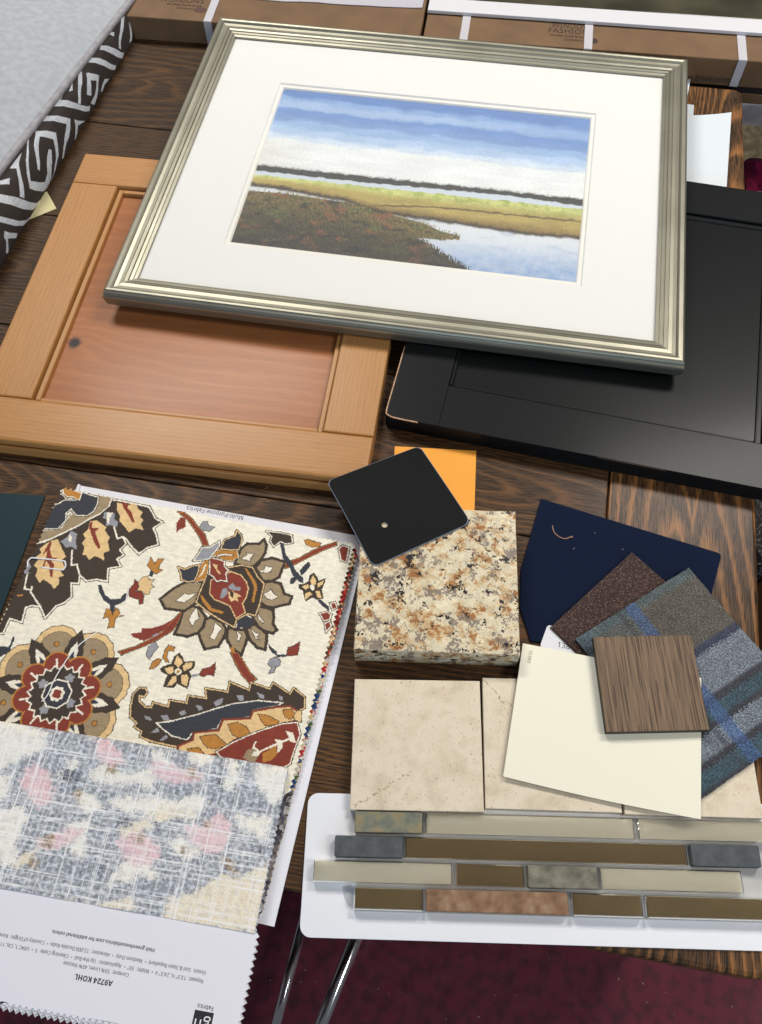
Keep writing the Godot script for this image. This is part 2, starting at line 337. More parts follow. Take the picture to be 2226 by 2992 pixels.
# A slab: outline in (x, z), from y0 up to y1, its upper edge rounded by bevel in two steps. uv runs over box (x0, z0, width, depth).
func slab(outline: PackedVector2Array, y0: float, y1: float, bevel := 0.0, box := Rect2()) -> ArrayMesh:
	var p := outline
	if not Geometry2D.is_polygon_clockwise(p):
		p = p.duplicate()
		p.reverse()
	p.reverse()
	var st := SurfaceTool.new()
	st.begin(Mesh.PRIMITIVE_TRIANGLES)
	var r := box
	if r.size.x == 0.0:
		r = Rect2(p[0], Vector2.ZERO)
		for q in p:
			r = r.expand(q)
	var uvof := func(q: Vector2) -> Vector2: return (q - r.position) / r.size
	var rings: Array[PackedVector2Array] = [p]
	var ys: Array[float] = [y0]
	var sgn := 1.0 if signed_area(p) > 0 else -1.0
	if bevel > 0.0:
		rings.append(p); ys.append(y1 - bevel)
		rings.append(inset(p, sgn * bevel * 0.3)); ys.append(y1 - bevel * 0.3)
		rings.append(inset(p, sgn * bevel)); ys.append(y1)
	else:
		rings.append(p); ys.append(y1)
	var top: PackedVector2Array = rings[-1]
	var idx := Geometry2D.triangulate_polygon(top)
	for i in range(0, idx.size(), 3):
		var a := top[idx[i]]
		var b := top[idx[i + 1]]
		var c := top[idx[i + 2]]
		if (b - a).cross(c - a) < 0:
			var t := b
			b = c
			c = t
		st.set_smooth_group(-1)
		tri_face(st, Vector3(a.x, y1, a.y), Vector3(b.x, y1, b.y), Vector3(c.x, y1, c.y), uvof.call(a), uvof.call(b), uvof.call(c))
		tri_face(st, Vector3(a.x, y0, a.y), Vector3(c.x, y0, c.y), Vector3(b.x, y0, b.y), uvof.call(a), uvof.call(c), uvof.call(b))
	var n := p.size()
	for k in rings.size() - 1:
		for i in n:
			var j := (i + 1) % n
			if sgn < 0:
				var sw := i
				i = j
				j = sw
			var a := Vector3(rings[k][i].x, ys[k], rings[k][i].y)
			var b := Vector3(rings[k][j].x, ys[k], rings[k][j].y)
			var c := Vector3(rings[k + 1][j].x, ys[k + 1], rings[k + 1][j].y)
			var d := Vector3(rings[k + 1][i].x, ys[k + 1], rings[k + 1][i].y)
			st.set_smooth_group(-1)
			quad(st, d, c, b, a, PackedVector2Array([uvof.call(rings[k + 1][i]), uvof.call(rings[k + 1][j]), uvof.call(rings[k][j]), uvof.call(rings[k][i])]))
	return done(st)

func signed_area(p: PackedVector2Array) -> float:
	var a := 0.0
	for i in p.size():
		a += p[i].cross(p[(i + 1) % p.size()])
	return a

func rect(x0: float, z0: float, x1: float, z1: float) -> PackedVector2Array:
	return PackedVector2Array([Vector2(x0, z0), Vector2(x1, z0), Vector2(x1, z1), Vector2(x0, z1)])

func round_rect(x0: float, z0: float, x1: float, z1: float, r: float, steps := 6) -> PackedVector2Array:
	var out := PackedVector2Array()
	for c in [[x0 + r, z0 + r, PI], [x1 - r, z0 + r, 1.5 * PI], [x1 - r, z1 - r, 0.0], [x0 + r, z1 - r, 0.5 * PI]]:
		for k in steps + 1:
			var a: float = c[2] + 0.5 * PI * k / steps
			out.append(Vector2(c[0] + r * cos(a), c[1] + r * sin(a)))
	return out

# A cloth or plate from a grid: place(u, v) gives each upper point; it gets a thickness, a skirt and planar uv over box; cells whose middle skip() returns true are left open.
func sheet(nu: int, nv: int, place: Callable, thick: float, box: Rect2, skip = null) -> ArrayMesh:
	var st := SurfaceTool.new()
	st.begin(Mesh.PRIMITIVE_TRIANGLES)
	var g: Array[PackedVector3Array] = []
	for j in nv + 1:
		var row := PackedVector3Array()
		for i in nu + 1:
			row.append(place.call(float(i) / nu, float(j) / nv))
		g.append(row)
	var down := Vector3(0, -thick, 0)
	var uvof := func(q: Vector3) -> Vector2: return (Vector2(q.x, q.z) - box.position) / box.size
	var open := func(i: int, j: int) -> bool:
		if i < 0 or j < 0 or i >= nu or j >= nv:
			return true
		return skip != null and skip.call((g[j][i] + g[j + 1][i + 1]) * 0.5)
	for j in nv:
		for i in nu:
			if skip != null and open.call(i, j):
				continue
			var a := g[j][i]
			var b := g[j][i + 1]
			var c := g[j + 1][i + 1]
			var d := g[j + 1][i]
			var uv := PackedVector2Array([uvof.call(a), uvof.call(b), uvof.call(c), uvof.call(d)])
			st.set_smooth_group(0)
			quad(st, a, b, c, d, uv)
			st.set_smooth_group(1)
			quad(st, d + down, c + down, b + down, a + down, PackedVector2Array([uv[3], uv[2], uv[1], uv[0]]))
			st.set_smooth_group(-1)
			for e in [[0, -1, a, b], [1, 0, b, c], [0, 1, c, d], [-1, 0, d, a]]:
				if open.call(i + e[0], j + e[1]):
					var p: Vector3 = e[2]
					var q: Vector3 = e[3]
					quad(st, q, p, p + down, q + down, PackedVector2Array([uvof.call(q), uvof.call(p), uvof.call(p), uvof.call(q)]))
	return done(st)

# Pinking-shear rectangle in (x, z): which = [top, right, bottom, left] edges cut to teeth.
func pinked(x0: float, z0: float, x1: float, z1: float, pitch: float, deep: float, which: Array) -> PackedVector2Array:
	var out := PackedVector2Array()
	var cs := [Vector2(x0, z0), Vector2(x1, z0), Vector2(x1, z1), Vector2(x0, z1)]
	for k in 4:
		var a: Vector2 = cs[k]
		var b: Vector2 = cs[(k + 1) % 4]
		if not which[k]:
			out.append(a)
			continue
		var n := int(round(a.distance_to(b) / pitch)) * 2
		var side := (b - a).normalized()
		var o := Vector2(side.y, -side.x)
		for i in n:
			var q := a.lerp(b, float(i) / n)
			out.append(q + o * (deep if i % 2 == 1 else 0.0) + o * rng.randf_range(-0.0002, 0.0002))
	return out

func tube(points: PackedVector3Array, radius: float, sides := 10) -> ArrayMesh:
	var st := SurfaceTool.new()
	st.begin(Mesh.PRIMITIVE_TRIANGLES)
	st.set_smooth_group(0)
	var rings: Array[PackedVector3Array] = []
	for i in points.size():
		var d := (points[mini(i + 1, points.size() - 1)] - points[maxi(i - 1, 0)]).normalized()
		var s := d.cross(Vector3.UP if absf(d.y) < 0.9 else Vector3.RIGHT).normalized()
		var t := s.cross(d)
		var ring := PackedVector3Array()
		for k in sides:
			var a := TAU * k / sides
			ring.append(points[i] + (s * cos(a) + t * sin(a)) * radius)
		rings.append(ring)
	for i in points.size() - 1:
		for k in sides:
			var l := (k + 1) % sides
			quad(st, rings[i][k], rings[i + 1][k], rings[i + 1][l], rings[i][l])
	for k in range(1, sides - 1):
		tri_face(st, rings[0][0], rings[0][k], rings[0][k + 1])
		tri_face(st, rings[-1][0], rings[-1][k + 1], rings[-1][k])
	return done(st)

func smooth_path(p: PackedVector3Array, steps := 5) -> PackedVector3Array:
	var out := PackedVector3Array()
	for i in p.size() - 1:
		for k in steps:
			out.append(p[i].cubic_interpolate(p[i + 1], p[maxi(i - 1, 0)], p[mini(i + 2, p.size() - 1)], float(k) / steps))
	out.append(p[-1])
	return out

# A mitred moulding along x, of the given outer length: profile points are (distance outward from the sight edge, height).
func moulding(profile: PackedVector2Array, sight_length: float) -> ArrayMesh:
	var st := SurfaceTool.new()
	st.begin(Mesh.PRIMITIVE_TRIANGLES)
	st.set_smooth_group(-1)
	var n := profile.size()
	for i in n:
		var p := profile[i]
		var q := profile[(i + 1) % n]
		var hp := sight_length / 2 + p.x
		var hq := sight_length / 2 + q.x
		quad(st, Vector3(-hq, q.y, q.x), Vector3(hq, q.y, q.x), Vector3(hp, p.y, p.x), Vector3(-hp, p.y, p.x),
			PackedVector2Array([Vector2(-hq, q.x), Vector2(hq, q.x), Vector2(hp, p.x), Vector2(-hp, p.x)]))
	return done(st)

# A flat ring between two rectangles, its inner edge cut on a slope.
func mat_ring(ow: float, od: float, iw: float, id: float, y0: float, y1: float, slope: float) -> ArrayMesh:
	var st := SurfaceTool.new()
	st.begin(Mesh.PRIMITIVE_TRIANGLES)
	st.set_smooth_group(-1)
	var o := rect(-ow / 2, -od / 2, ow / 2, od / 2)
	var a := rect(-iw / 2 - slope, -id / 2 - slope, iw / 2 + slope, id / 2 + slope)
	var b := rect(-iw / 2, -id / 2, iw / 2, id / 2)
	for i in 4:
		var j := (i + 1) % 4
		quad(st, Vector3(o[i].x, y1, o[i].y), Vector3(o[j].x, y1, o[j].y), Vector3(a[j].x, y1, a[j].y), Vector3(a[i].x, y1, a[i].y))
		quad(st, Vector3(a[i].x, y1, a[i].y), Vector3(a[j].x, y1, a[j].y), Vector3(b[j].x, y0, b[j].y), Vector3(b[i].x, y0, b[i].y))
		quad(st, Vector3(o[j].x, y0, o[j].y), Vector3(o[i].x, y0, o[i].y), Vector3(b[i].x, y0, b[i].y), Vector3(b[j].x, y0, b[j].y))
	return done(st)

func lettering(parent: Node3D, text: String, wide: float, at: Vector3, turn_deg: float, material: Material, bold := false, upright := Basis()) -> void:
	var t := TextMesh.new()
	var f := SystemFont.new()
	f.font_names = PackedStringArray(["Droid Sans"])
	f.font_weight = 700 if bold else 400
	t.font = f
	t.text = text
	t.font_size = 32
	t.pixel_size = 0.01
	t.depth = 0.004
	t.pixel_size = 0.01 * wide / maxf(t.get_aabb().size.x, 0.001)
	t.depth = 0.00012
	var o := MeshInstance3D.new()
	o.name = "lettering"
	o.mesh = t
	o.material_override = material
	o.transform = Transform3D(upright * Basis(Vector3.UP, deg_to_rad(turn_deg)) * Basis(Vector3.RIGHT, -PI / 2), at)
	if upright != Basis():
		o.transform = Transform3D(upright, at)
	parent.add_child(o, true)

# ------------------------------------------------------------------ computed prints and grain
func fill_poly(img: Image, p: PackedVector2Array, col: Color) -> void:
	var lo := INF
	var hi := -INF
	for q in p:
		lo = minf(lo, q.y)
		hi = maxf(hi, q.y)
	var n := p.size()
	var wide := img.get_width()
	for y in range(maxi(0, int(floor(lo))), mini(img.get_height() - 1, int(ceil(hi))) + 1):
		var xs := PackedFloat32Array()
		var yy := y + 0.5
		for i in n:
			var a := p[i]
			var b := p[(i + 1) % n]
			if (a.y <= yy) != (b.y <= yy):
				xs.append(a.x + (yy - a.y) / (b.y - a.y) * (b.x - a.x))
		xs.sort()
		for k in range(0, xs.size() - 1, 2):
			var x0 := maxi(0, int(round(xs[k])))
			var x1 := mini(wide, int(round(xs[k + 1])))
			if x1 > x0:
				img.fill_rect(Rect2i(x0, y, x1 - x0, 1), col)

func stroke(img: Image, p: PackedVector2Array, w: float, col: Color, closed := true) -> void:
	var n := p.size()
	for i in (n if closed else n - 1):
		var a := p[i]
		var b := p[(i + 1) % n]
		var d := (b - a).normalized() * w * 0.5
		var s := Vector2(-d.y, d.x)
		fill_poly(img, PackedVector2Array([a - d + s, b + d + s, b + d - s, a - d - s]), col)

func points_of(flat: Array) -> PackedVector2Array:
	var out := PackedVector2Array()
	for i in range(0, flat.size(), 2):
		out.append(Vector2(flat[i], flat[i + 1]))
	return out

func print_shapes(img: Image, shapes: Array, palette: Array) -> void:
	for s in shapes:
		var p := points_of(s[3])
		if s[0] < 0:
			stroke(img, p, s[2], palette[s[1]], false)
			continue
		if s[1] >= 3:
			stroke(img, p, s[2] * 1.6 + 4.0, palette[1])
		fill_poly(img, p, palette[s[0]])
		if s[1] >= 0:
			stroke(img, p, s[2] * 1.6, palette[s[1]])

# Wobbles the edges of a drawn print, mottles it like dye and lays the threads of the weave over it.
func dyed(img: Image, wobble: float, mottle: float, thread: float, slub: float, seed_: int) -> ImageTexture:
	var w := img.get_width()
	var h := img.get_height()
	var src := img.get_data()
	var out := PackedByteArray()
	out.resize(w * h * 3)
	var n := noise(0.17, seed_, 2)
	var m := noise(0.05, seed_ + 1, 3)
	var r := RandomNumberGenerator.new()
	r.seed = seed_
	var cols := PackedFloat32Array()
	var rows := PackedFloat32Array()
	for i in w:
		cols.append(r.randf_range(-thread, thread) + (slub * r.randf() if r.randf() < 0.05 else 0.0))
	for i in h:
		rows.append(r.randf_range(-thread, thread) + (slub * r.randf() if r.randf() < 0.04 else 0.0))
	for y in h:
		for x in w:
			var d := n.get_noise_2d(x, y)
			var e := n.get_noise_2d(x + 300.0, y + 100.0)
			var sx := clampi(x + int(d * wobble), 0, w - 1)
			var sy := clampi(y + int(e * wobble), 0, h - 1)
			var at := (sy * w + sx) * 3
			var k := 1.0 + mottle * m.get_noise_2d(x * 0.6, y * 1.6) + (cols[x] + rows[y]) * (1.0 + e)
			var to := (y * w + x) * 3
			out[to] = clampi(int(src[at] * k), 0, 255)
			out[to + 1] = clampi(int(src[at + 1] * k), 0, 255)
			out[to + 2] = clampi(int(src[at + 2] * k), 0, 255)
	return ImageTexture.create_from_image(Image.create_from_data(w, h, false, Image.FORMAT_RGB8, out))

# Wood: grain runs along x. rings per metre, arch (m) rounds the cathedral at mid, pores are short dark dashes.
func wood(w: int, h: int, long_m: float, wide_m: float, seed_: int, dark: Color, light: Color, rings: float, arch: float, mid: float, lean: float, ring_depth: float, pore: float, wander: float, knot := Vector3.ZERO) -> Array:
	var out := PackedByteArray()
	out.resize(w * h * 3)
	var hgt := PackedByteArray()
	hgt.resize(w * h)
	var n := noise(1.0, seed_, 3)
	var m := noise(1.0, seed_ + 7, 2)
	for y in h:
		var v := wide_m * y / h
		for x in w:
			var u := long_m * x / w
			var warp := n.get_noise_2d(u * 2.2, v * 9.0)
			var c := v - mid
			var f := rings * (sqrt(c * c + arch * arch) + u * lean * exp(-absf(c) * 18.0) + wander * warp)
			if knot.z > 0.0:
				var dx := (u - knot.x) * 0.5
				var dy := v - knot.y
				f += exp(-(dx * dx + dy * dy) / (knot.z * knot.z)) * 1.6
			var ring := f - floorf(f)
			var band := smoothstep(0.0, 0.45, ring) * (1.0 - smoothstep(0.8, 1.0, ring))
			var fibre := m.get_noise_2d(u * 28.0, v * 900.0)
			var streak := m.get_noise_2d(u * 9.0 + 40.0, v * 260.0)
			var p := smoothstep(0.12, 0.42, fibre) * pore * (0.35 + 0.65 * band)
			var k := clampf(0.5 + 0.35 * warp + 0.3 * streak, 0.0, 1.0)
			var t := clampf((0.25 + 0.5 * k) * (1.0 - ring_depth) + ring_depth * band + p, 0.0, 1.0)
			var col := light.lerp(dark, t)
			if knot.z > 0.0:
				var kd := Vector2((u - knot.x) * 0.8, v - knot.y).length() / (knot.z * 0.16)
				col = col.lerp(c8(112, 62, 36), 0.8 * (1.0 - smoothstep(1.0, 2.6, kd + 0.6 * streak)))
				col = col.lerp(Color(0.05, 0.03, 0.02), 1.0 - smoothstep(0.5, 1.5, kd * 0.75 + 0.4 * fibre))
			var to := (y * w + x) * 3
			out[to] = int(col.r * 255.0)
			out[to + 1] = int(col.g * 255.0)
			out[to + 2] = int(col.b * 255.0)
			hgt[y * w + x] = int(255.0 * clampf(0.8 - 0.5 * p - 0.25 * band * ring_depth, 0.0, 1.0))
	return [ImageTexture.create_from_image(Image.create_from_data(w, h, false, Image.FORMAT_RGB8, out)), ImageTexture.create_from_image(Image.create_from_data(w, h, false, Image.FORMAT_L8, hgt))]

func granite_tex() -> ImageTexture:
	var s := 640
	var out := PackedByteArray()
	out.resize(s * s * 3)
	var warp := noise(0.06, 5, 3)
	var cell := noise(0.06, 11, 1, FastNoiseLite.TYPE_CELLULAR)
	cell.cellular_return_type = FastNoiseLite.RETURN_CELL_VALUE
	var small := noise(0.10, 12, 1, FastNoiseLite.TYPE_CELLULAR)
	small.cellular_return_type = FastNoiseLite.RETURN_CELL_VALUE
	var n := noise(0.012, 21, 5)
	n.fractal_gain = 0.62
	var fine := noise(0.2, 31, 2)
	for y in s:
		for x in s:
			var wx := x + 14.0 * warp.get_noise_2d(x, y)
			var wy := y + 14.0 * warp.get_noise_2d(x + 500, y)
			var c1 := cell.get_noise_2d(wx, wy)
			var c2 := small.get_noise_2d(wx, wy)
			var f := fine.get_noise_2d(x, y)
			var tan := 0.9 * n.get_noise_2d(x, y * 1.5) + 0.32 * c1 + 0.2 * c2
			var grey := 0.9 * n.get_noise_2d(x + 700, y) + 0.4 * c2 - 0.2 * c1
			var dark := 1.0 * n.get_noise_2d(x * 1.4, y * 1.4 + 900) + 0.42 * c2 + 0.15 * c1
			var col := c8(228, 216, 186).lerp(c8(208, 182, 140), smoothstep(-0.12, 0.2, tan + 0.12 * f))
			col = col.lerp(c8(152, 98, 52), 0.9 * smoothstep(0.24, 0.5, tan + 0.2 * f))
			col = col.lerp(c8(122, 110, 101), 0.85 * smoothstep(0.24, 0.32, grey + 0.1 * f))
			col = col.lerp(c8(36, 34, 34), smoothstep(0.52, 0.58, dark + 0.1 * f))
			col = col * (1.0 + 0.07 * c2 + 0.08 * f)
			var to := (y * s + x) * 3
			out[to] = clampi(int(col.r * 255.0), 0, 255)
			out[to + 1] = clampi(int(col.g * 255.0), 0, 255)
			out[to + 2] = clampi(int(col.b * 255.0), 0, 255)
	return ImageTexture.create_from_image(Image.create_from_data(s, s, false, Image.FORMAT_RGB8, out))

func curve_at(k: String, u: float) -> float:
	var a: Array = PAINT_CURVES[k]
	var t := clampf(u, 0.0, 1.0) * (a.size() - 1)
	var i := mini(int(t), a.size() - 2)
	return lerpf(a[i], a[i + 1], t - i) / 1000.0

# The watercolour of a salt marsh under a banded sky.
func painting_tex() -> ImageTexture:
	var w := 840
	var h := 580
	var out := PackedByteArray()
	out.resize(w * h * 3)
	var n := noise(1.0, 3, 4)
	var fine := noise(1.0, 8, 2)
	for x in w:
		var u := float(x) / w
		var tree_top := curve_at("tree_top", u)
		var tree_low := curve_at("tree_low", u)
		var strip := curve_at("strip", u)
		var meadow := curve_at("meadow", u)
		var mid := curve_at("mid", u)
		var land := curve_at("land", u)
		for y in h:
			var v := float(y) / h
			var a := n.get_noise_2d(u * 5.0, v * 14.0)
			var g := fine.get_noise_2d(u * 90.0, v * 60.0)
			var e := n.get_noise_2d(u * 26.0 + 9.0, v * 18.0)
			var blade := fine.get_noise_2d(u * 260.0, v * 30.0 + u * 20.0)
			var vv := v + 0.008 * e
			var col: Color
			if vv < tree_top:
				var s := v + 0.018 * a + 0.01 * n.get_noise_2d(u * 2.0 + 7.0, 3.0) - 0.02 * u
				var bands := [[0.0, c8(100, 138, 196)], [0.045, c8(140, 172, 216)], [0.075, c8(166, 192, 226)], [0.125, c8(114, 150, 204)], [0.165, c8(128, 160, 208)], [0.205, c8(154, 184, 222)], [0.25, c8(176, 200, 230)], [0.30, c8(206, 220, 236)], [0.335, c8(232, 236, 236)]]
				s += 0.012 * n.get_noise_2d(u * 14.0, 5.0 + floorf(v * 9.0)) + 0.004 * e
				col = bands[0][1]
				for i in range(1, bands.size()):
					col = col.lerp(bands[i][1], smoothstep(bands[i][0] - 0.010, bands[i][0] + 0.020, s))
				col = col.lerp(c8(112, 148, 204), clampf(0.9 * (u - 0.55), 0.0, 0.5) * (1.0 - smoothstep(0.16, 0.25, s)))
				col = col.lerp(c8(214, 212, 206), clampf(0.5 - u * 3.0, 0.0, 0.4) * smoothstep(0.3, 0.4, v))
				col = col * (1.0 + 0.05 * a + 0.04 * g)
				col = col.lerp(c8(70, 70, 66), 0.5 * smoothstep(0.014, 0.0, tree_top - vv + 0.006 * g))
			elif vv < tree_low:
				col = c8(44, 45, 42).lerp(c8(84, 84, 78), clampf(0.4 + 0.8 * g, 0.0, 1.0) * 0.6)
			elif vv < strip:
				col = c8(206, 218, 230).lerp(c8(70, 68, 60), 0.6 * smoothstep(0.006, 0.0, vv - tree_low))
			elif vv < meadow:
				var t := (vv - strip) / maxf(meadow - strip, 0.01)
				col = c8(200, 206, 128).lerp(c8(178, 160, 90), smoothstep(0.05, 0.45, t)).lerp(c8(132, 110, 58), smoothstep(0.6, 0.95, t))
				col = col.lerp(c8(150, 172, 78), 0.6 * smoothstep(0.1, 0.35, e) * (1.0 - smoothstep(0.1, 0.5, t)))
				col = col.lerp(c8(82, 64, 34), 0.8 * smoothstep(0.009, 0.0, absf(vv - mid)) * smoothstep(0.32, 0.45, u))
				col = col.lerp(c8(44, 36, 28), 0.9 * smoothstep(0.022, 0.0, meadow - vv + 0.006 * g))
				col = col * (1.0 + 0.08 * g + 0.12 * a)
			else:
				var low := smoothstep(0.75, 1.0, v - 0.08 * (1.0 - u))
				col = c8(222, 228, 234).lerp(c8(134, 164, 208), low * (0.8 + 0.4 * e)).lerp(c8(176, 190, 212), 0.5 * smoothstep(0.1, 0.4, a))
				col = col.lerp(c8(60, 52, 44), 0.7 * smoothstep(0.014, 0.0, vv - meadow))
				col = col * (1.0 + 0.03 * g)
			# the near bank of brown grass, with a tongue out into the water
			var bank := land
			var edge := bank - 0.035 * clampf(blade, 0.0, 1.0)
			var tongue := 1.0
			if u > 0.53:
				tongue = 0.0
				var top_cut := lerpf(0.775, 0.795, (u - 0.53) / 0.13)
				if u < 0.655 and v > edge and v < 0.845 - 0.25 * maxf(u - 0.6, 0.0) + 0.01 * blade:
					tongue = 1.0
				var slope := 0.862 + (u - 0.56) * 0.9
				if v > slope + 0.03 * blade and u < 0.73:
					tongue = 1.0
				if top_cut > 1.0:
					tongue = 0.0
			if v > edge and tongue > 0.5:
				var d := v - bank
				col = c8(112, 98, 52).lerp(c8(66, 60, 36), smoothstep(0.0, 0.2, d))
				col = col.lerp(c8(132, 80, 50), 0.8 * smoothstep(0.15, 0.5, n.get_noise_2d(u * 9.0 + 3.0, v * 11.0)))
				col = col.lerp(c8(88, 98, 50), 0.7 * smoothstep(0.2, 0.5, n.get_noise_2d(u * 7.0 + 30.0, v * 12.0)))
				col = col.lerp(c8(40, 38, 30), 0.8 * smoothstep(0.1, 0.55, n.get_noise_2d(u * 12.0 + 60.0, v * 16.0)) + 0.5 * smoothstep(0.82, 1.0, v))
				col = col * (1.0 + 0.45 * blade + 0.25 * g)
			var to := (y * w + x) * 3
			out[to] = clampi(int(col.r * 255.0), 0, 255)
			out[to + 1] = clampi(int(col.g * 255.0), 0, 255)
			out[to + 2] = clampi(int(col.b * 255.0), 0, 255)
	return ImageTexture.create_from_image(Image.create_from_data(w, h, false, Image.FORMAT_RGB8, out))

func blob(img: Image, at: Vector2, r: float, col: Color, lobes := 0, deep := 0.0, steps := 36) -> void:
	var p := PackedVector2Array()
	for k in steps:
		var a := TAU * k / steps
		p.append(at + Vector2(cos(a), sin(a)) * r * (1.0 + deep * absf(sin(a * lobes * 0.5)) if lobes else r / r))
	fill_poly(img, p, col)

# The round flower of the floral print.
func medallion(img: Image, c: Vector2, r: float, pal: Array) -> void:
	for k in 8:
		var a := deg_to_rad(292.5 + 45.0 * k)
		var d := Vector2(cos(a), sin(a))
		var q := c + d * r * 0.70
		var p := PackedVector2Array()
		for j in 40:
			var b := TAU * j / 40
			p.append(q + Vector2(cos(b), sin(b)) * r * 0.335 * (1.0 + 0.06 * absf(sin(b * 6.5))))
		fill_poly(img, p, pal[3])
		stroke(img, p, 2.0, pal[1])
		blob(img, q - d * r * 0.02, r * 0.275, pal[1])
		blob(img, q - d * r * 0.02, r * 0.268, pal[2])
		blob(img, q + d * r * 0.06, r * 0.045, pal[1])
		blob(img, q + d * r * 0.06, r * 0.035, pal[4])
	for k in 8:
		var a := deg_to_rad(270.0 + 45.0 * k)
		var d := Vector2(cos(a), sin(a))
		var s := Vector2(-d.y, d.x)
		var leaf := PackedVector2Array()
		for e in [[0.42, -0.1], [0.56, -0.15], [0.66, -0.15], [0.74, -0.12], [0.82, -0.12], [0.88, -0.07], [0.99, 0.0], [0.88, 0.07], [0.82, 0.12], [0.74, 0.12], [0.66, 0.15], [0.56, 0.15], [0.42, 0.1]]:
			leaf.append(c + d * r * e[0] + s * r * e[1])
		fill_poly(img, leaf, pal[1])
		var flame := PackedVector2Array()
		for e in [[0.5, -0.02], [0.58, -0.07], [0.68, -0.06], [0.8, 0.0], [0.68, 0.06], [0.58, 0.07], [0.5, 0.02]]:
			flame.append(c + d * r * e[0] + s * r * e[1])
		fill_poly(img, flame, pal[8])
		var drop := PackedVector2Array()
		for e in [[0.45, -0.03], [0.56, -0.035], [0.66, 0.0], [0.56, 0.035], [0.45, 0.03]]:
			drop.append(c + d * r * e[0] + s * r * e[1])
		fill_poly(img, drop, pal[6])
	for k in 8:
		var a := deg_to_rad(292.5 + 45.0 * k)
		blob(img, c + Vector2(cos(a), sin(a)) * r * 0.44, r * 0.205, pal[4])
	for k in 8:
		var a := deg_to_rad(292.5 + 45.0 * k)
		blob(img, c + Vector2(cos(a), sin(a)) * r * 0.44, r * 0.18, pal[5])
	for k in 8:
		var a := deg_to_rad(292.5 + 45.0 * k)
		var d := Vector2(cos(a), sin(a))
		stroke(img, PackedVector2Array([c + d * r * 0.42, c + d * r * 0.52]), r * 0.03, pal[8], false)
	var saw := PackedVector2Array()
	for k in 40:
		var a := TAU * k / 40
		saw.append(c + Vector2(cos(a), sin(a)) * r * (0.43 if k % 2 else 0.37))
	fill_poly(img, saw, pal[1])
	stroke(img, saw, 4.0, pal[8])
	for k in 4:
		var a := deg_to_rad(20.0 + 90.0 * k)
		blob(img, c + Vector2(cos(a), sin(a)) * r * 0.27, r * 0.05, pal[7], 5, 0.5)
	var oct := PackedVector2Array()
	for k in 8:
		var a := TAU * (k + 0.5) / 8
		oct.append(c + Vector2(cos(a), sin(a)) * r * 0.215)
	fill_poly(img, oct, pal[6])
	stroke(img, oct, 4.0, pal[8])
	blob(img, c, r * 0.095, pal[8], 8, 0.25, 48)
	blob(img, c, r * 0.055, pal[5], 4, 0.3)

func floral_tex(size: Vector2i, centre: Vector2, radius: float) -> ImageTexture:
	var pal := [c8(238, 231, 212), c8(64, 53, 44), c8(158, 138, 108), c8(226, 192, 138), c8(186, 128, 58), c8(132, 56, 42), c8(56, 58, 66), c8(150, 150, 156), c8(238, 230, 212)]
	var img := Image.create(size.x, size.y, false, Image.FORMAT_RGB8)
	img.fill(pal[0])
	medallion(img, centre, radius, pal)
	print_shapes(img, FLORAL_PRINT, pal)
	return dyed(img, 3.0, 0.07, 0.02, 0.07, 40)

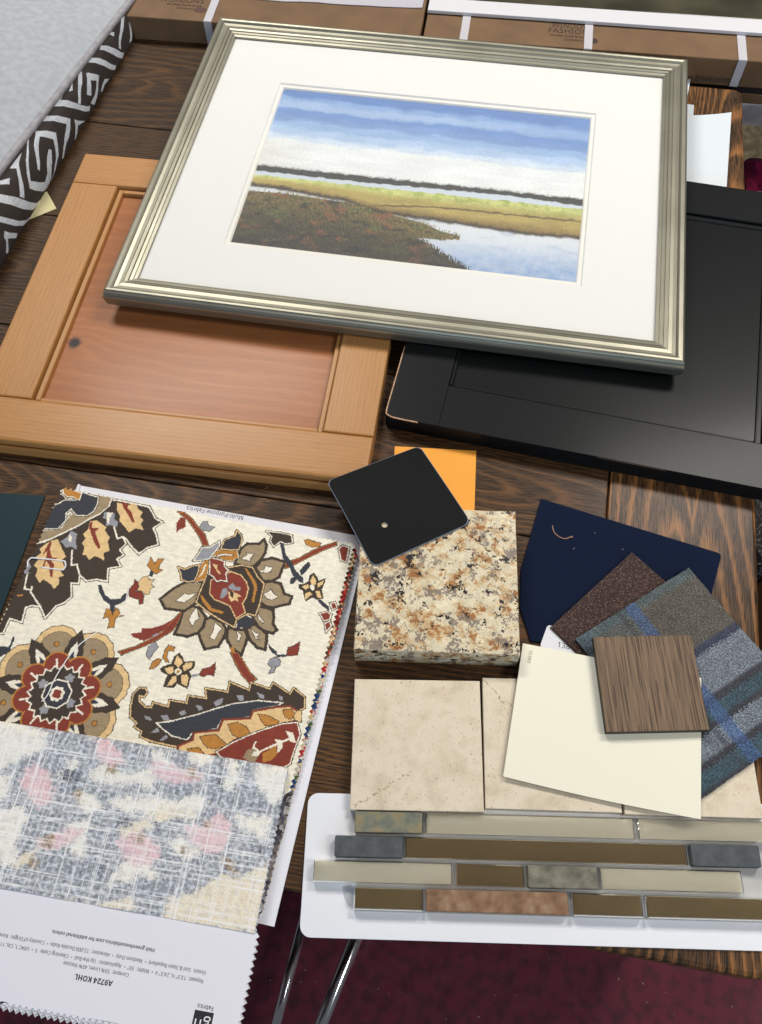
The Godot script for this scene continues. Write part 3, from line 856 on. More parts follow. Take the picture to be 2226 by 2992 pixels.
func sheer_tex(size: Vector2i) -> ImageTexture:
	var pal := [c8(150, 155, 164), c8(236, 232, 223), c8(222, 190, 195), c8(230, 218, 196), c8(150, 130, 108), c8(104, 109, 119)]
	var img := Image.create(size.x, size.y, false, Image.FORMAT_RGB8)
	img.fill(pal[0])
	print_shapes(img, SHEER_PRINT, pal)
	# threads: an open weave of pale yarn with long white slubs over the dye
	var w := size.x
	var h := size.y
	var src := img.get_data()
	var out := PackedByteArray()
	out.resize(w * h * 3)
	var n := noise(0.05, 71, 3)
	var s := noise(0.35, 72, 2)
	var r := RandomNumberGenerator.new()
	r.seed = 6
	var cols := PackedFloat32Array()
	var rows := PackedFloat32Array()
	for i in w:
		cols.append(0.0)
	for i in h:
		rows.append(0.0)
	for k in 170:
		var x := r.randi_range(2, w - 6)
		var a := r.randf_range(0.2, 0.95)
		for j in r.randi_range(1, 3):
			cols[x + j] = maxf(cols[x + j], a)
	for k in 50:
		var y := r.randi_range(2, h - 6)
		var a := r.randf_range(0.3, 0.9)
		for j in r.randi_range(2, 4):
			rows[y + j] = a
	for y in h:
		for x in w:
			var d := n.get_noise_2d(x, y)
			var e := n.get_noise_2d(x + 400.0, y + 90.0)
			var f := s.get_noise_2d(x, y)
			var sx := clampi(x + int(d * 9.0 + r.randfn(0.0, 4.2)), 0, w - 1)
			var sy := clampi(y + int(e * 9.0 + r.randfn(0.0, 4.2)), 0, h - 1)
			var at := (sy * w + sx) * 3
			var bend := int(3.0 * n.get_noise_2d(x * 0.1, y * 0.02))
			var bow := int(3.0 * n.get_noise_2d(x * 0.02, y * 0.1 + 50.0))
			var line := maxf(cols[clampi(x + bow, 0, w - 1)] * (0.7 + 0.9 * n.get_noise_2d(x * 3.0, y * 0.25)), rows[clampi(y + bend, 0, h - 1)] * (0.7 + 0.9 * n.get_noise_2d(x * 0.25, y * 3.0)))
			var dyed_in := (238.0 - src[at]) / 238.0
			var k := 1.0 + 0.14 * f - dyed_in * (0.6 * smoothstep(0.0, 0.5, n.get_noise_2d(x * 2.2 + 80.0, y * 2.2)) - 0.9 * smoothstep(-0.1, 0.4, n.get_noise_2d(x * 1.7 + 280.0, y * 1.7)))
			var wash := 0.2 * smoothstep(0.02, 0.35, n.get_noise_2d(x * 1.1 + 900.0, y * 1.1)) * (1.0 - smoothstep(0.05, 0.2, dyed_in))
			for ch in 3:
				var v: float = lerpf(src[at + ch], [160.0, 165.0, 174.0][ch], wash) * k
				out[(y * w + x) * 3 + ch] = clampi(int(lerpf(v, 244.0, clampf(line, 0.0, 0.85))), 0, 255)
	return ImageTexture.create_from_image(Image.create_from_data(w, h, false, Image.FORMAT_RGB8, out))

func plaid_tex() -> ImageTexture:
	# u runs along the stripe's cross direction, v down the length
	var w := 400
	var h := 500
	var out := PackedByteArray()
	out.resize(w * h * 3)
	var n := noise(0.16, 9, 3)
	var b := noise(0.02, 10, 2)
	var r := RandomNumberGenerator.new()
	r.seed = 4
	var grey_brown := c8(84, 80, 74)
	var light := c8(104, 111, 120)
	var dark := c8(54, 54, 60)
	var teal := c8(58, 76, 86)
	var blue := c8(66, 90, 134)
	for y in h:
		var v := y / float(h)
		for x in w:
			var u := x / float(w)
			var f := n.get_noise_2d(x * 0.8, y * 1.3)
			var vv := v + 0.022 * f
			var uu := u + 0.018 * f
			var col := grey_brown
			if u < 0.12:
				col = grey_brown.lerp(c8(72, 88, 104), 0.7)
			elif u < 0.42:
				col = grey_brown.lerp(c8(84, 92, 94), 0.6)
			if vv < 0.06:
				col = col.lerp(c8(74, 92, 98), 0.6)
			if vv > 0.385 and vv < 0.43: col = c8(56, 60, 78)
			elif vv > 0.43 and vv < 0.625: col = light
			elif vv > 0.625 and vv < 0.665: col = dark
			elif vv > 0.665 and vv < 0.735: col = teal
			elif vv > 0.735 and vv < 0.765: col = dark
			elif vv > 0.765 and vv < 0.865: col = light
			elif vv > 0.865 and vv < 0.90: col = dark
			elif vv > 0.90 and vv < 0.975: col = teal
			elif vv >= 0.975: col = dark
			if uu > 0.42 and uu < 0.51:
				col = col.lerp(blue, 0.65)
			elif uu > 0.35 and uu <= 0.39:
				col = col.lerp(dark, 0.45)
			var twill := 0.10 if (x + y) % 4 < 2 else -0.06
			var k := 1.0 + 0.6 * f + twill + 0.12 * b.get_noise_2d(x, y) + r.randfn(0.0, 0.15)
			var to := (y * w + x) * 3
			out[to] = clampi(int(col.r * 255.0 * k), 0, 255)
			out[to + 1] = clampi(int(col.g * 255.0 * k), 0, 255)
			out[to + 2] = clampi(int(col.b * 255.0 * k), 0, 255)
	return ImageTexture.create_from_image(Image.create_from_data(w, h, false, Image.FORMAT_RGB8, out))

func tweed_tex() -> ImageTexture:
	var s := 192
	var out := PackedByteArray()
	out.resize(s * s * 3)
	var r := RandomNumberGenerator.new()
	r.seed = 12
	var n := noise(0.3, 14, 2)
	var dots := PackedFloat32Array()
	for i in 48 * 48:
		dots.append(r.randf())
	for y in s:
		for x in s:
			var col := c8(56, 40, 37)
			var d := dots[(y / 4) * 48 + ((x + (y / 4) % 2 * 2) / 4) % 48]
			var inside := (x + (y / 4) % 2 * 2) % 4 < 2 and y % 4 < 2
			if inside:
				col = col.lerp(c8(182, 150, 136), d * d)
			col = col * (1.0 + 0.3 * n.get_noise_2d(x, y) - (0.15 if y % 4 == 3 else 0.0))
			var to := (y * s + x) * 3
			out[to] = clampi(int(col.r * 255.0), 0, 255)
			out[to + 1] = clampi(int(col.g * 255.0), 0, 255)
			out[to + 2] = clampi(int(col.b * 255.0), 0, 255)
	return ImageTexture.create_from_image(Image.create_from_data(s, s, false, Image.FORMAT_RGB8, out))

func key_tex() -> ImageTexture:
	var img := Image.create(900, 260, false, Image.FORMAT_RGB8)
	img.fill(c8(56, 48, 45))
	for s in KEY_PRINT:
		fill_poly(img, points_of(s), c8(206, 211, 218))
	return dyed(img, 1.0, 0.06, 0.05, 0.05, 90)

# A mottle of small printed colours for the edges of the swatches lower in the pile.
func scraps_tex(pal: Array, seed_: int, size := 96.0) -> ImageTexture:
	var s := 256
	var img := Image.create(s, s, false, Image.FORMAT_RGB8)
	img.fill(pal[0])
	var r := RandomNumberGenerator.new()
	r.seed = seed_
	for k in 420:
		blob(img, Vector2(r.randf() * s, r.randf() * s), r.randf_range(3.0, size * 0.12), pal[r.randi() % pal.size()], 5, 0.3, 12)
	return dyed(img, 4.0, 0.1, 0.05, 0.1, seed_)

# ------------------------------------------------------------------ the scene
func _ready() -> void:
	rng.seed = 7
	# ---- camera
	var cam := Camera3D.new()
	cam.name = "camera"
	cam.transform = Transform3D(Basis(Vector3(0.99918738, -0.01880449, 0.0356508), Vector3(0.04030618, 0.4661619, -0.8837808), Vector3(0.0, 0.88449956, 0.46654102)), Vector3(0, 0.685, 0))
	cam.fov = 62.19
	cam.near = 0.02
	cam.far = 40.0
	add_child(cam)
	cam.current = true
	# ---- surroundings: an indoor showroom, evenly grey where nothing stands
	var env := Environment.new()
	env.background_mode = Environment.BG_COLOR
	env.background_color = c8(86, 88, 92)
	env.background_energy_multiplier = 1.0
	env.tonemap_mode = Environment.TONE_MAPPER_LINEAR
	env.tonemap_exposure = 0.96
	env.sdfgi_enabled = true
	env.ssao_enabled = true
	env.ssil_enabled = true
	var we := WorldEnvironment.new()
	we.name = "surroundings"
	we.environment = env
	add_child(we)
	# ---- light: two ceiling panels beyond the table, one to its right, and the cool shop window behind the camera
	ceiling_light(Vector3(-0.62, 1.95, -1.93), 12.0, 4.3)
	ceiling_light(Vector3(1.2, 1.95, -1.42), 12.0, 3.7)
	ceiling_light(Vector3(1.75, 1.95, 0.35), 12.0, 2.6)
	shop_window()
	# ---- large structure, then things from the table up
	floor_and_table()
	boxes()
	doors()
	picture()
	cushion()
	fabric_book()
	stones()
	swatches()
	mosaic()
	chair_below()
	dust()

func ceiling_light(at: Vector3, turn: float, energy: float) -> void:
	var t := structure("ceiling_light", at, turn)
	part(t, "housing", slab(rect(-0.48, -0.20, 0.48, 0.20), 0.012, 0.07), mat(c8(220, 220, 218), 0.6))
	var glow := mat(c8(240, 238, 230), 0.7)
	glow.emission_enabled = true
	glow.emission = Color(1.0, 0.985, 0.96)
	glow.emission_energy_multiplier = 2.0
	part(t, "light_diffuser", slab(rect(-0.45, -0.18, 0.45, 0.18), 0.0, 0.011), glow)
	var l := AreaLight3D.new()
	l.name = "panel_glow"
	l.area_size = Vector2(0.9, 0.36)
	l.light_color = Color(1.0, 0.98, 0.95)
	l.light_energy = energy
	l.area_range = 12.0
	l.area_attenuation = 2.0
	l.shadow_enabled = true
	l.position = Vector3(0, -0.015, 0)
	l.rotation.x = -PI / 2
	t.add_child(l, true)

func shop_window() -> void:
	var t := structure("shop_window", Vector3(-0.7, 0.2, 2.6), 0.0)
	var frame := mat(c8(70, 70, 72), 0.5)
	for s in [[-1.06, 0.0, -1.0, 1.7], [1.0, 0.0, 1.06, 1.7], [-1.0, 0.0, 1.0, 0.06], [-1.0, 1.64, 1.0, 1.7]]:
		var b := BoxMesh.new()
		b.size = Vector3(s[2] - s[0], s[3] - s[1], 0.06)
		part(t, "window_frame", b, frame, Vector3((s[0] + s[2]) / 2, (s[1] + s[3]) / 2, 0))
	var glow := mat(c8(220, 228, 240), 0.4)
	glow.emission_enabled = true
	glow.emission = Color(0.82, 0.91, 1.0)
	glow.emission_energy_multiplier = 1.6
	var p := BoxMesh.new()
	p.size = Vector3(2.0, 1.58, 0.01)
	part(t, "window_pane", p, glow, Vector3(0, 0.85, 0))
	var l := AreaLight3D.new()
	l.name = "window_glow"
	l.area_size = Vector2(1.98, 1.56)
	l.light_color = Color(0.80, 0.90, 1.0)
	l.light_energy = 2.7
	l.area_range = 12.0
	l.area_attenuation = 2.0
	l.shadow_enabled = true
	l.position = Vector3(0, 0.85, -0.04)
	t.add_child(l, true)

func floor_and_table() -> void:
	var carpet := tri(textured(ntex(0.05, 2, [[0.2, c8(66, 58, 44)], [0.8, c8(98, 88, 68)]], 256), 0.95), Vector3(0.4, 0.4, 0.4))
	var g := structure("floor", Vector3(0, -0.77, 0))
	part(g, "carpet", slab(rect(-4, -4.5, 4, 4), -0.02, 0.0), carpet)
	# the table: yaw -12 degrees, origin at its front right corner
	var t := thing("oak_table", "dark stained oak plank table with a breadboard end, under all the samples", "table", Vector3(0.2606, 0, 0.0237), -12.0)
	var dark := c8(41, 30, 21)
	var light := c8(130, 88, 49)
	var gaps := [0.0, -0.32, -0.477, -0.635, -0.793, -0.97]
	for i in 5:
		var wide: float = gaps[i] - gaps[i + 1]
		var tex := wood(1400, int(1600.0 * wide), 0.88, wide, 100 + i, dark, light if i < 2 else c8(108, 75, 42), [300.0, 240.0, 260.0, 280.0, 170.0][i], [0.018, 0.02, 0.01, 0.01, 0.03][i], [0.04, 0.07, 0.08, 0.3, 0.09][i], [0.16, 0.1, 0.05, 0.02, 0.16][i], 0.34, 0.75, [0.007, 0.010, 0.006, 0.006, 0.012][i])
		var m := coat(satin(textured(tex[0], 0.55), 0.3), 0.12, 0.25)
		bump(m, tex[1], 0.05)
		part(t, "plank", slab(rect(-1.0125, gaps[i + 1] + 0.0005, -0.1331, gaps[i] - 0.0005), -0.028, 0.0, 0.0012), m)
	var endtex := wood(1500, 220, 0.97, 0.132, 211, dark, c8(178, 119, 65), 150.0, 0.02, 0.075, 0.14, 0.42, 0.7, 0.008)
	var em := bump(coat(satin(textured(endtex[0], 0.5), 0.3), 0.12, 0.25), endtex[1], 0.06)
	part(t, "end_board", slab(round_rect(-0.4848, -0.066, 0.4848, 0.066, 0.01, 4), -0.028, 0.0, 0.004), em, Vector3(-0.066, 0, -0.4848), 90.0)
	var leg := coat(mat(c8(40, 29, 23), 0.55), 0.2, 0.3)
	for p in [[-0.06, -0.06], [-0.95, -0.06], [-0.06, -0.91], [-0.95, -0.91]]:
		part(t, "leg", slab(rect(p[0] - 0.035, p[1] - 0.035, p[0] + 0.035, p[1] + 0.035), -0.77, -0.028), leg)
	part(t, "apron", slab(rect(-0.93, -0.08, -0.09, -0.055), -0.11, -0.028), leg)
	part(t, "apron", slab(rect(-0.93, -0.91, -0.09, -0.885), -0.11, -0.028), leg)

func boxes() -> void:
	var kraft := tri(textured(ntex(0.02, 61, [[0.1, c8(102, 77, 52)], [0.9, c8(117, 89, 61)]], 256, 5), 0.75), Vector3(0.3, 0.3, 0.3))
	var ink := mat(c8(52, 38, 32), 0.8)
	var strap_m := mat(c8(190, 188, 194), 0.4)
	var at := Vector3(0.0813, 0, -1.0045)
	var yaw := -10.3
	for i in 2:
		var t := thing("cardboard_box", ["long flat brown cardboard box behind the table, under the torn pale paper", "long flat brown cardboard box behind the table, under the white edged olive panel"][i], "box", at + Vector3(0, -0.004, 0), yaw, "long cardboard boxes behind the table")
		var x0 := -0.62 if i == 0 else -0.006
		var x1 := -0.010 if i == 0 else 0.75
		part(t, "carton", slab(rect(x0, -0.32, x1, 0.0), 0.0, 0.034, 0.0015), kraft)
		if i == 0:
			lettering(t, "FASHIONS", 0.056, Vector3(-0.322, 0.0342, -0.040), 0, ink)
			lettering(t, "WINDOW", 0.050, Vector3(-0.322, 0.0342, -0.055), 0, ink)
			lettering(t, "the Best Experience", 0.046, Vector3(-0.318, 0.0342, -0.0305), 0, ink)
			lettering(t, "Company", 0.022, Vector3(-0.315, 0.0342, -0.0235), 0, ink)
			part(t, "crest", slab(round_rect(-0.008, -0.005, 0.008, 0.005, 0.0045), 0.0, 0.0002), mat(c8(86, 58, 52), 0.8), Vector3(-0.295, 0.0341, -0.0225))
		else:
			lettering(t, "WINDOW", 0.048, Vector3(0.174, 0.0342, -0.0425), 0, ink)
			lettering(t, "FASHIONS", 0.0545, Vector3(0.174, 0.0342, -0.0320), 0, ink)
			lettering(t, "the Best Experience", 0.042, Vector3(0.169, 0.0342, -0.0225), 0, ink)
			lettering(t, "Company", 0.023, Vector3(0.178, 0.0342, -0.0155), 0, ink)
			part(t, "crest", slab(round_rect(-0.008, -0.005, 0.008, 0.005, 0.0045), 0.0, 0.0002), mat(c8(58, 42, 36), 0.8), Vector3(0.199, 0.0341, -0.0165))
			lettering(t, "Green Environment", 0.085, Vector3(0.345, 0.0075, 0.0004), 0, ink, false, Basis(Vector3.RIGHT, 0.0001))
		for x in ([-0.2797] if i == 0 else [0.044, 0.1957, 0.3795]):
			var band := part(t, "strap", slab(rect(x - 0.005, -0.32, x + 0.005, 0.0010), 0.0343, 0.0350), strap_m)
			var b := BoxMesh.new()
			b.size = Vector3(0.010, 0.034, 0.0008)
			part(band, "strap_drop", b, strap_m, Vector3(x, 0.0172, 0.0010))
	var p := thing("olive_panel", "glossy olive panel with a white edge lying on the right cardboard box", "panel", at + Vector3(0, 0.0312, 0), yaw)
	part(p, "white_edge", slab(rect(-0.006, -0.074, 0.74, -0.0475), 0.0, 0.004, 0.0008), mat(c8(206, 206, 210), 0.5))
	var gloss := coat(satin(tri(textured(ntex(0.03, 66, [[0.2, c8(50, 48, 37)], [0.8, c8(76, 72, 56)]], 128), 0.35), Vector3(0.5, 0.5, 0.5)), 0.3), 0.4, 0.12)
	bump(gloss, ntex(0.008, 67, [], 128, 2), 0.5)
	part(p, "olive_face", slab(rect(-0.006, -0.31, 0.74, -0.0745), 0.0, 0.0036, 0.001), gloss)
	var w := thing("torn_paper", "strip of pale torn paper lying across the back of the left cardboard box", "paper", at + Vector3(0, 0.0304, 0), yaw)
	var torn := PackedVector2Array([Vector2(-0.272, -0.2), Vector2(-0.014, -0.2), Vector2(-0.014, -0.058)])
	for k in 13:
		torn.append(Vector2(-0.022 - 0.021 * k, -0.0565 + 0.0006 * k + rng.randf_range(-0.0012, 0.0012)))
	part(w, "paper_sheet", slab(torn, 0.0, 0.0008), mat(c8(178, 176, 184), 0.6))
	# the pile that carries those boxes, seen past the right end of the table
	var low := thing("plastic_tray", "thin black plastic tray between the stacked boxes behind the table", "tray", at + Vector3(0, -0.0135, 0), yaw)
	part(low, "tray_body", slab(rect(-0.6, -0.31, 0.74, -0.002), 0.0, 0.0092, 0.001), mat(c8(22, 22, 24), 0.5))
	var c2 := thing("cardboard_carton", "lower brown cardboard carton under the black tray, beyond the table's right end", "box", at + Vector3(0, -0.0264, 0), yaw)
	part(c2, "carton", slab(rect(-0.6, -0.31, 0.74, -0.001), 0.0, 0.0126, 0.001), kraft)
	var wp := thing("white_crate", "grey white scuffed crate at the bottom of the pile behind the table", "crate", at + Vector3(0, -0.0560, 0), yaw)
	part(wp, "crate_body", slab(rect(-0.6, -0.31, 0.74, 0.0), 0.0, 0.0293, 0.001), tri(textured(ntex(0.04, 33, [[0.3, c8(150, 148, 154)], [0.6, c8(186, 184, 188)]], 128), 0.6), Vector3(0.3, 0.3, 0.3)))
	var st := thing("low_stand", "dark stand carrying the pile of boxes behind the table", "stand", at + Vector3(0, -0.77, 0), yaw)
	part(st, "stand_top", slab(rect(-0.55, -0.30, 0.6, -0.12), 0.69, 0.7138), mat(c8(36, 30, 26), 0.6))
	for q in [[-0.5, -0.28], [0.4, -0.28], [0.4, -0.15], [-0.5, -0.15]]:
		part(st, "leg", slab(rect(q[0] - 0.015, q[1] - 0.015, q[0] + 0.015, q[1] + 0.015), 0.0, 0.69), mat(c8(36, 30, 26), 0.6))
	var vs := thing("velvet_stool", "raspberry velvet stool seat showing past the table's right edge", "stool", Vector3(0.680, -0.77, -0.862), -10.0)
	part(vs, "seat", slab(round_rect(-0.15, -0.17, 0.15, 0.17, 0.02), 0.50, 0.57, 0.02), velvet(c8(186, 14, 86)))
	for q in [[-0.12, -0.13], [0.12, -0.13], [0.12, 0.13], [-0.12, 0.13]]:
		part(vs, "leg", slab(rect(q[0] - 0.015, q[1] - 0.015, q[0] + 0.015, q[1] + 0.015), 0.0, 0.50), mat(c8(40, 30, 26), 0.5))
	var rug := thing("dark_textile_roll", "dark roll of cloth with pale squiggles at the right edge beside the table", "cloth roll", Vector3(0.62, -0.38, -0.52), -12.0)
	var squiggle := tri(textured(ntex(0.03, 18, [[0.0, c8(30, 26, 26)], [0.46, c8(34, 30, 30)], [0.5, c8(190, 184, 180)], [0.54, c8(34, 30, 30)], [1.0, c8(26, 24, 24)]], 256, 2), 0.7), Vector3(0.12, 0.12, 0.12))
	part(rug, "roll", slab(round_rect(-0.1, -0.12, 0.1, 0.075, 0.02), -0.39, 0.0, 0.02), squiggle)
	var tan := thing("tan_crate", "tan wooden crate on the floor beside the table's right edge", "crate", Vector3(0.62, -0.77, -0.28), -12.0)
	part(tan, "crate_body", slab(rect(-0.12, -0.155, 0.12, 0.2), 0.0, 0.36, 0.004), tri(textured(ntex(0.03, 19, [[0.2, c8(188, 138, 92)], [0.8, c8(214, 166, 116)]], 128), 0.6), Vector3(0.3, 0.3, 0.3)))

func velvet(col: Color) -> StandardMaterial3D:
	var hi := col.lightened(0.03)
	var lo := col.darkened(0.3)
	var m := tri(textured(ntex(0.03, 27, [[0.15, lo], [0.6, hi]], 512, 6), 0.8), Vector3(0.3, 0.3, 0.3))
	m.rim_enabled = true
	m.rim = 0.25
	m.rim_tint = 0.9
	return m

func doors() -> void:
	# honey alder door: origin at its front right corner
	var t := thing("alder_door", "honey coloured alder cabinet door with a recessed knotty panel, under the picture", "cabinet door", Vector3(-0.0128, 0, -0.3826), -10.2)
	var tex := wood(1000, 130, 0.40, 0.052, 301, c8(156, 106, 56), c8(196, 146, 88), 210.0, 0.0, -0.02, 0.01, 0.14, 0.22, 0.006)
	var frame_m := coat(satin(textured(tex[0], 0.5), 0.4), 0.2, 0.25)
	var ptex := wood(1000, 760, 0.38, 0.29, 311, c8(140, 84, 47), c8(182, 120, 74), 80.0, 0.03, 0.09, 0.04, 0.16, 0.18, 0.012, Vector3(0.022, 0.213, 0.024))
	var panel_m := coat(satin(textured(ptex[0], 0.5), 0.3), 0.16, 0.22)
	# stiles and rails, 50 mm wide; the front rail runs the full width
	part(t, "rail", slab(rect(-0.3855, -0.0486, 0.0, 0.0), 0.0005, 0.02, 0.003), frame_m)
	part(t, "rail", slab(rect(-0.3855, -0.388, 0.0, -0.341), 0.0005, 0.02, 0.0015), frame_m)
	part(t, "stile", slab(rect(-0.1461, -0.0262, 0.1461, 0.0262), 0.0005, 0.02, 0.0015), frame_m, Vector3(-0.3593, 0, -0.1948), 90.0)
	part(t, "stile", slab(rect(-0.1461, -0.024, 0.1461, 0.024), 0.0005, 0.02, 0.0015), frame_m, Vector3(-0.0240, 0, -0.1948), -90.0)
	part(t, "panel", slab(rect(-0.334, -0.342, -0.047, -0.0476), 0.003, 0.0115), panel_m)
	# the stepped bead inside the frame
	part(t, "bead", slab(rect(-0.1445, -0.0026, 0.1445, 0.0026), 0.011, 0.0160, 0.0008), frame_m, Vector3(-0.3289, 0, -0.1948), 90.0)
	part(t, "bead", slab(rect(-0.1461, -0.0026, 0.1461, 0.0026), 0.011, 0.0165, 0.001), frame_m, Vector3(-0.0510, 0, -0.1948), 90.0)
	part(t, "bead", slab(rect(-0.3262, -0.0026, -0.054, 0.0026), 0.011, 0.0160, 0.0008), frame_m, Vector3(0, 0, -0.3368))
	part(t, "bead", slab(rect(-0.326, -0.0022, -0.054, 0.0022), 0.011, 0.0165, 0.001), frame_m, Vector3(0, 0, -0.0511))
	part(t, "edge_lip", slab(rect(-0.385, 0.0003, -0.0005, 0.0035), 0.0005, 0.0125, 0.002), frame_m)
	# black door: origin at its front left corner
	var b := thing("black_door", "satin black cabinet door with worn corner and recessed panel, right of the alder door", "cabinet door", Vector3(0.0069, 0, -0.453), -15.8)
	var orange := ntex(0.09, 41, [], 256, 2)
	var black := coat(tri(satin(mat(c8(22, 24, 25), 0.45), 0.2), Vector3(0.06, 0.06, 0.06)), 0.12, 0.2)
	bump(black, orange, 0.012)
	part(b, "rail", slab(rect(0.0516, -0.0478, 0.46, 0.0), 0.0005, 0.02, 0.0005), black)
	part(b, "rail", slab(rect(0.0517, -0.379, 0.46, -0.331), 0.0005, 0.02, 0.0013), black)
	part(b, "stile", slab(PackedVector2Array([Vector2(0.0, -0.379), Vector2(0.0515, -0.379), Vector2(0.0515, 0.0), Vector2(0.004, 0.0), Vector2(0.0, -0.004)]), 0.0005, 0.02, 0.0005), black)
	part(b, "stile", slab(rect(0.3455, -0.3305, 0.40, -0.0483), 0.0005, 0.02, 0.002), black)
	part(b, "panel", slab(rect(0.05, -0.334, 0.348, -0.046), 0.003, 0.0150), coat(tri(satin(mat(c8(20, 22, 23), 0.4), 0.2), Vector3(0.06, 0.06, 0.06)), 0.14, 0.18))
	part(b, "bead", slab(rect(0.058, -0.3300, 0.3385, -0.3245), 0.012, 0.017, 0.0015), black)
	part(b, "bead", slab(rect(0.3387, -0.3300, 0.3449, -0.0487), 0.012, 0.017, 0.0015), black)
	part(b, "bead", slab(rect(0.0519, -0.3300, 0.0550, -0.0482), 0.012, 0.0188, 0.0025), black)
	part(b, "bead", slab(rect(0.0552, -0.0515, 0.3385, -0.0482), 0.012, 0.0188, 0.0025), black)
	# bare wood where the paint is rubbed off the corner
	var bare := tri(textured(ntex(0.08, 44, [[0.3, c8(176, 132, 100)], [0.7, c8(214, 178, 144)]], 128), 0.7), Vector3(0.03, 0.03, 0.03))
	var worn := part(b, "worn_edge", tube(smooth_path(PackedVector3Array([Vector3(0.0001, 0.0193, -0.085), Vector3(0.0003, 0.0195, -0.04), Vector3(0.0004, 0.0196, -0.008), Vector3(0.0026, 0.0196, -0.0022), Vector3(0.010, 0.0195, -0.0003), Vector3(0.032, 0.0193, -0.0001)])), 0.0008, 6), bare)
	worn.set_meta("label", "bare pale wood along the rubbed front left corner")
	part(b, "worn_edge", tube(PackedVector3Array([Vector3(0.20, 0.0190, -0.0003), Vector3(0.235, 0.0192, -0.0003), Vector3(0.262, 0.0189, -0.0003)]), 0.0004, 6), bare)
	# slips of paper behind the black door, partly under the picture
	var slip := mat(c8(208, 216, 222), 0.6)
	var s1 := thing("paper_sheet", "pale blue white sheet curling up behind the black door, beside the picture frame", "paper", Vector3(0.37, 0.0006, -0.815), -14.0)
	part(s1, "sheet", sheet(16, 8, func(u, v): return Vector3(lerpf(-0.07, 0.047, u), 0.002 + 0.006 * maxf(0.0, u - 0.45) * (u - 0.3) * 4.0 * (1.0 - v), lerpf(-0.062, 0.06, v) - 0.005 * u * u), 0.0003, Rect2(0, 0, 1, 1)), slip)
	var s2 := thing("paper_sheet", "narrow pale sheet edge peeking out just right of the picture frame", "paper", Vector3(0.36, 0.0003, -0.84), -14.0)
	part(s2, "sheet", slab(rect(-0.07, -0.066, 0.022, 0.05), 0.0, 0.0004), slip)
	var s3 := thing("paper_sheet", "white paper corner at the far edge of the table beside the frame", "paper", Vector3(0.385, 0.0004, -0.925), -6.0)
	part(s3, "sheet", slab(PackedVector2Array([Vector2(-0.05, -0.045), Vector2(0.019, -0.04), Vector2(0.008, 0.012), Vector2(-0.05, 0.012)]), 0.0, 0.0006), slip)
	# orange note card in front
	var e := thing("orange_card", "plain orange yellow note card on the table, half under the black leather", "card", Vector3(0.0505, 0.0002, -0.3957), -6.5)
	part(e, "card_sheet", slab(rect(-0.0385, -0.031, 0.0385, 0.034), 0.0, 0.0006), mat(c8(246, 168, 58), 0.7))

func picture() -> void:
	var t := thing("framed_picture", "champagne gold framed marsh landscape watercolour with white mat, lying across both doors", "picture", Vector3(0.0568, 0.0206, -0.7632), -11.95)
	var sw := 0.518
	var sd := 0.398
	var leaf := tri(textured(ntex(0.02, 51, [[0.2, c8(142, 139, 124)], [0.85, c8(155, 152, 137)]], 256, 3), 0.42), Vector3(0.4, 0.02, 0.4))
	leaf.metallic = 0.8
	var mm := PackedVector2Array([Vector2(0, 13), Vector2(0, 16.2), Vector2(3.2, 16.8), Vector2(3.4, 17.8), Vector2(6.2, 18.2), Vector2(6.6, 17.5), Vector2(7.2, 17.5), Vector2(7.5, 19.0), Vector2(10.0, 19.6), Vector2(10.4, 18.9), Vector2(11.0, 18.9), Vector2(11.4, 19.8), Vector2(15.0, 19.4), Vector2(18.5, 19.9), Vector2(19.2, 20.9), Vector2(20.6, 22.2), Vector2(22.4, 22.9), Vector2(24.4, 22.6), Vector2(26.0, 21.4), Vector2(26.8, 19.8), Vector2(26.7, 18.6), Vector2(25.6, 17.6), Vector2(26.6, 16.6), Vector2(28.2, 15.4), Vector2(28.6, 13.0), Vector2(27.2, 4.0), Vector2(25.8, 1.3), Vector2(23.5, 0.0), Vector2(6.0, 0.0), Vector2(6.0, 13.0)])
	var profile := PackedVector2Array()
	for q in mm:
		profile.append(q * 0.001)
	# the long sides' length axis is x; outward is +z before turning
	for k in 4:
		var is_long := k % 2 == 0
		var off := sd / 2 if is_long else sw / 2
		var holder := part(t, "moulding", moulding(profile, sw if is_long else sd), leaf, Vector3.ZERO, 90.0 * k)
		holder.position = Vector3(0, 0, off).rotated(Vector3.UP, deg_to_rad(90.0 * k))
	var board := mat(c8(233, 234, 231), 0.85)
	part(t, "mat_board", mat_ring(0.528, 0.408, 0.3695, 0.2605, 0.0118, 0.0134, 0.0012), board, Vector3(0, 0, 0.006))
	part(t, "inner_mat", mat_ring(0.40, 0.29, 0.360, 0.2495, 0.0100, 0.0117, 0.0012), mat(c8(240, 238, 230), 0.85), Vector3(0, 0, 0.006))
	var art := textured(painting_tex(), 0.75)
	part(t, "watercolour", slab(rect(-0.1815, -0.1265, 0.1815, 0.1265), 0.008, 0.0098), art, Vector3(0, 0, 0.006))
	part(t, "backing_board", slab(rect(-0.262, -0.202, 0.262, 0.202), 0.002, 0.0072), mat(c8(120, 96, 70), 0.9))
	var pane := mat(Color(1, 1, 1, 0.03), 0.03)
	pane.transparency = BaseMaterial3D.TRANSPARENCY_ALPHA
	part(t, "glass_pane", slab(rect(-0.2635, -0.2035, 0.2635, 0.2035), 0.0142, 0.0152), pane)

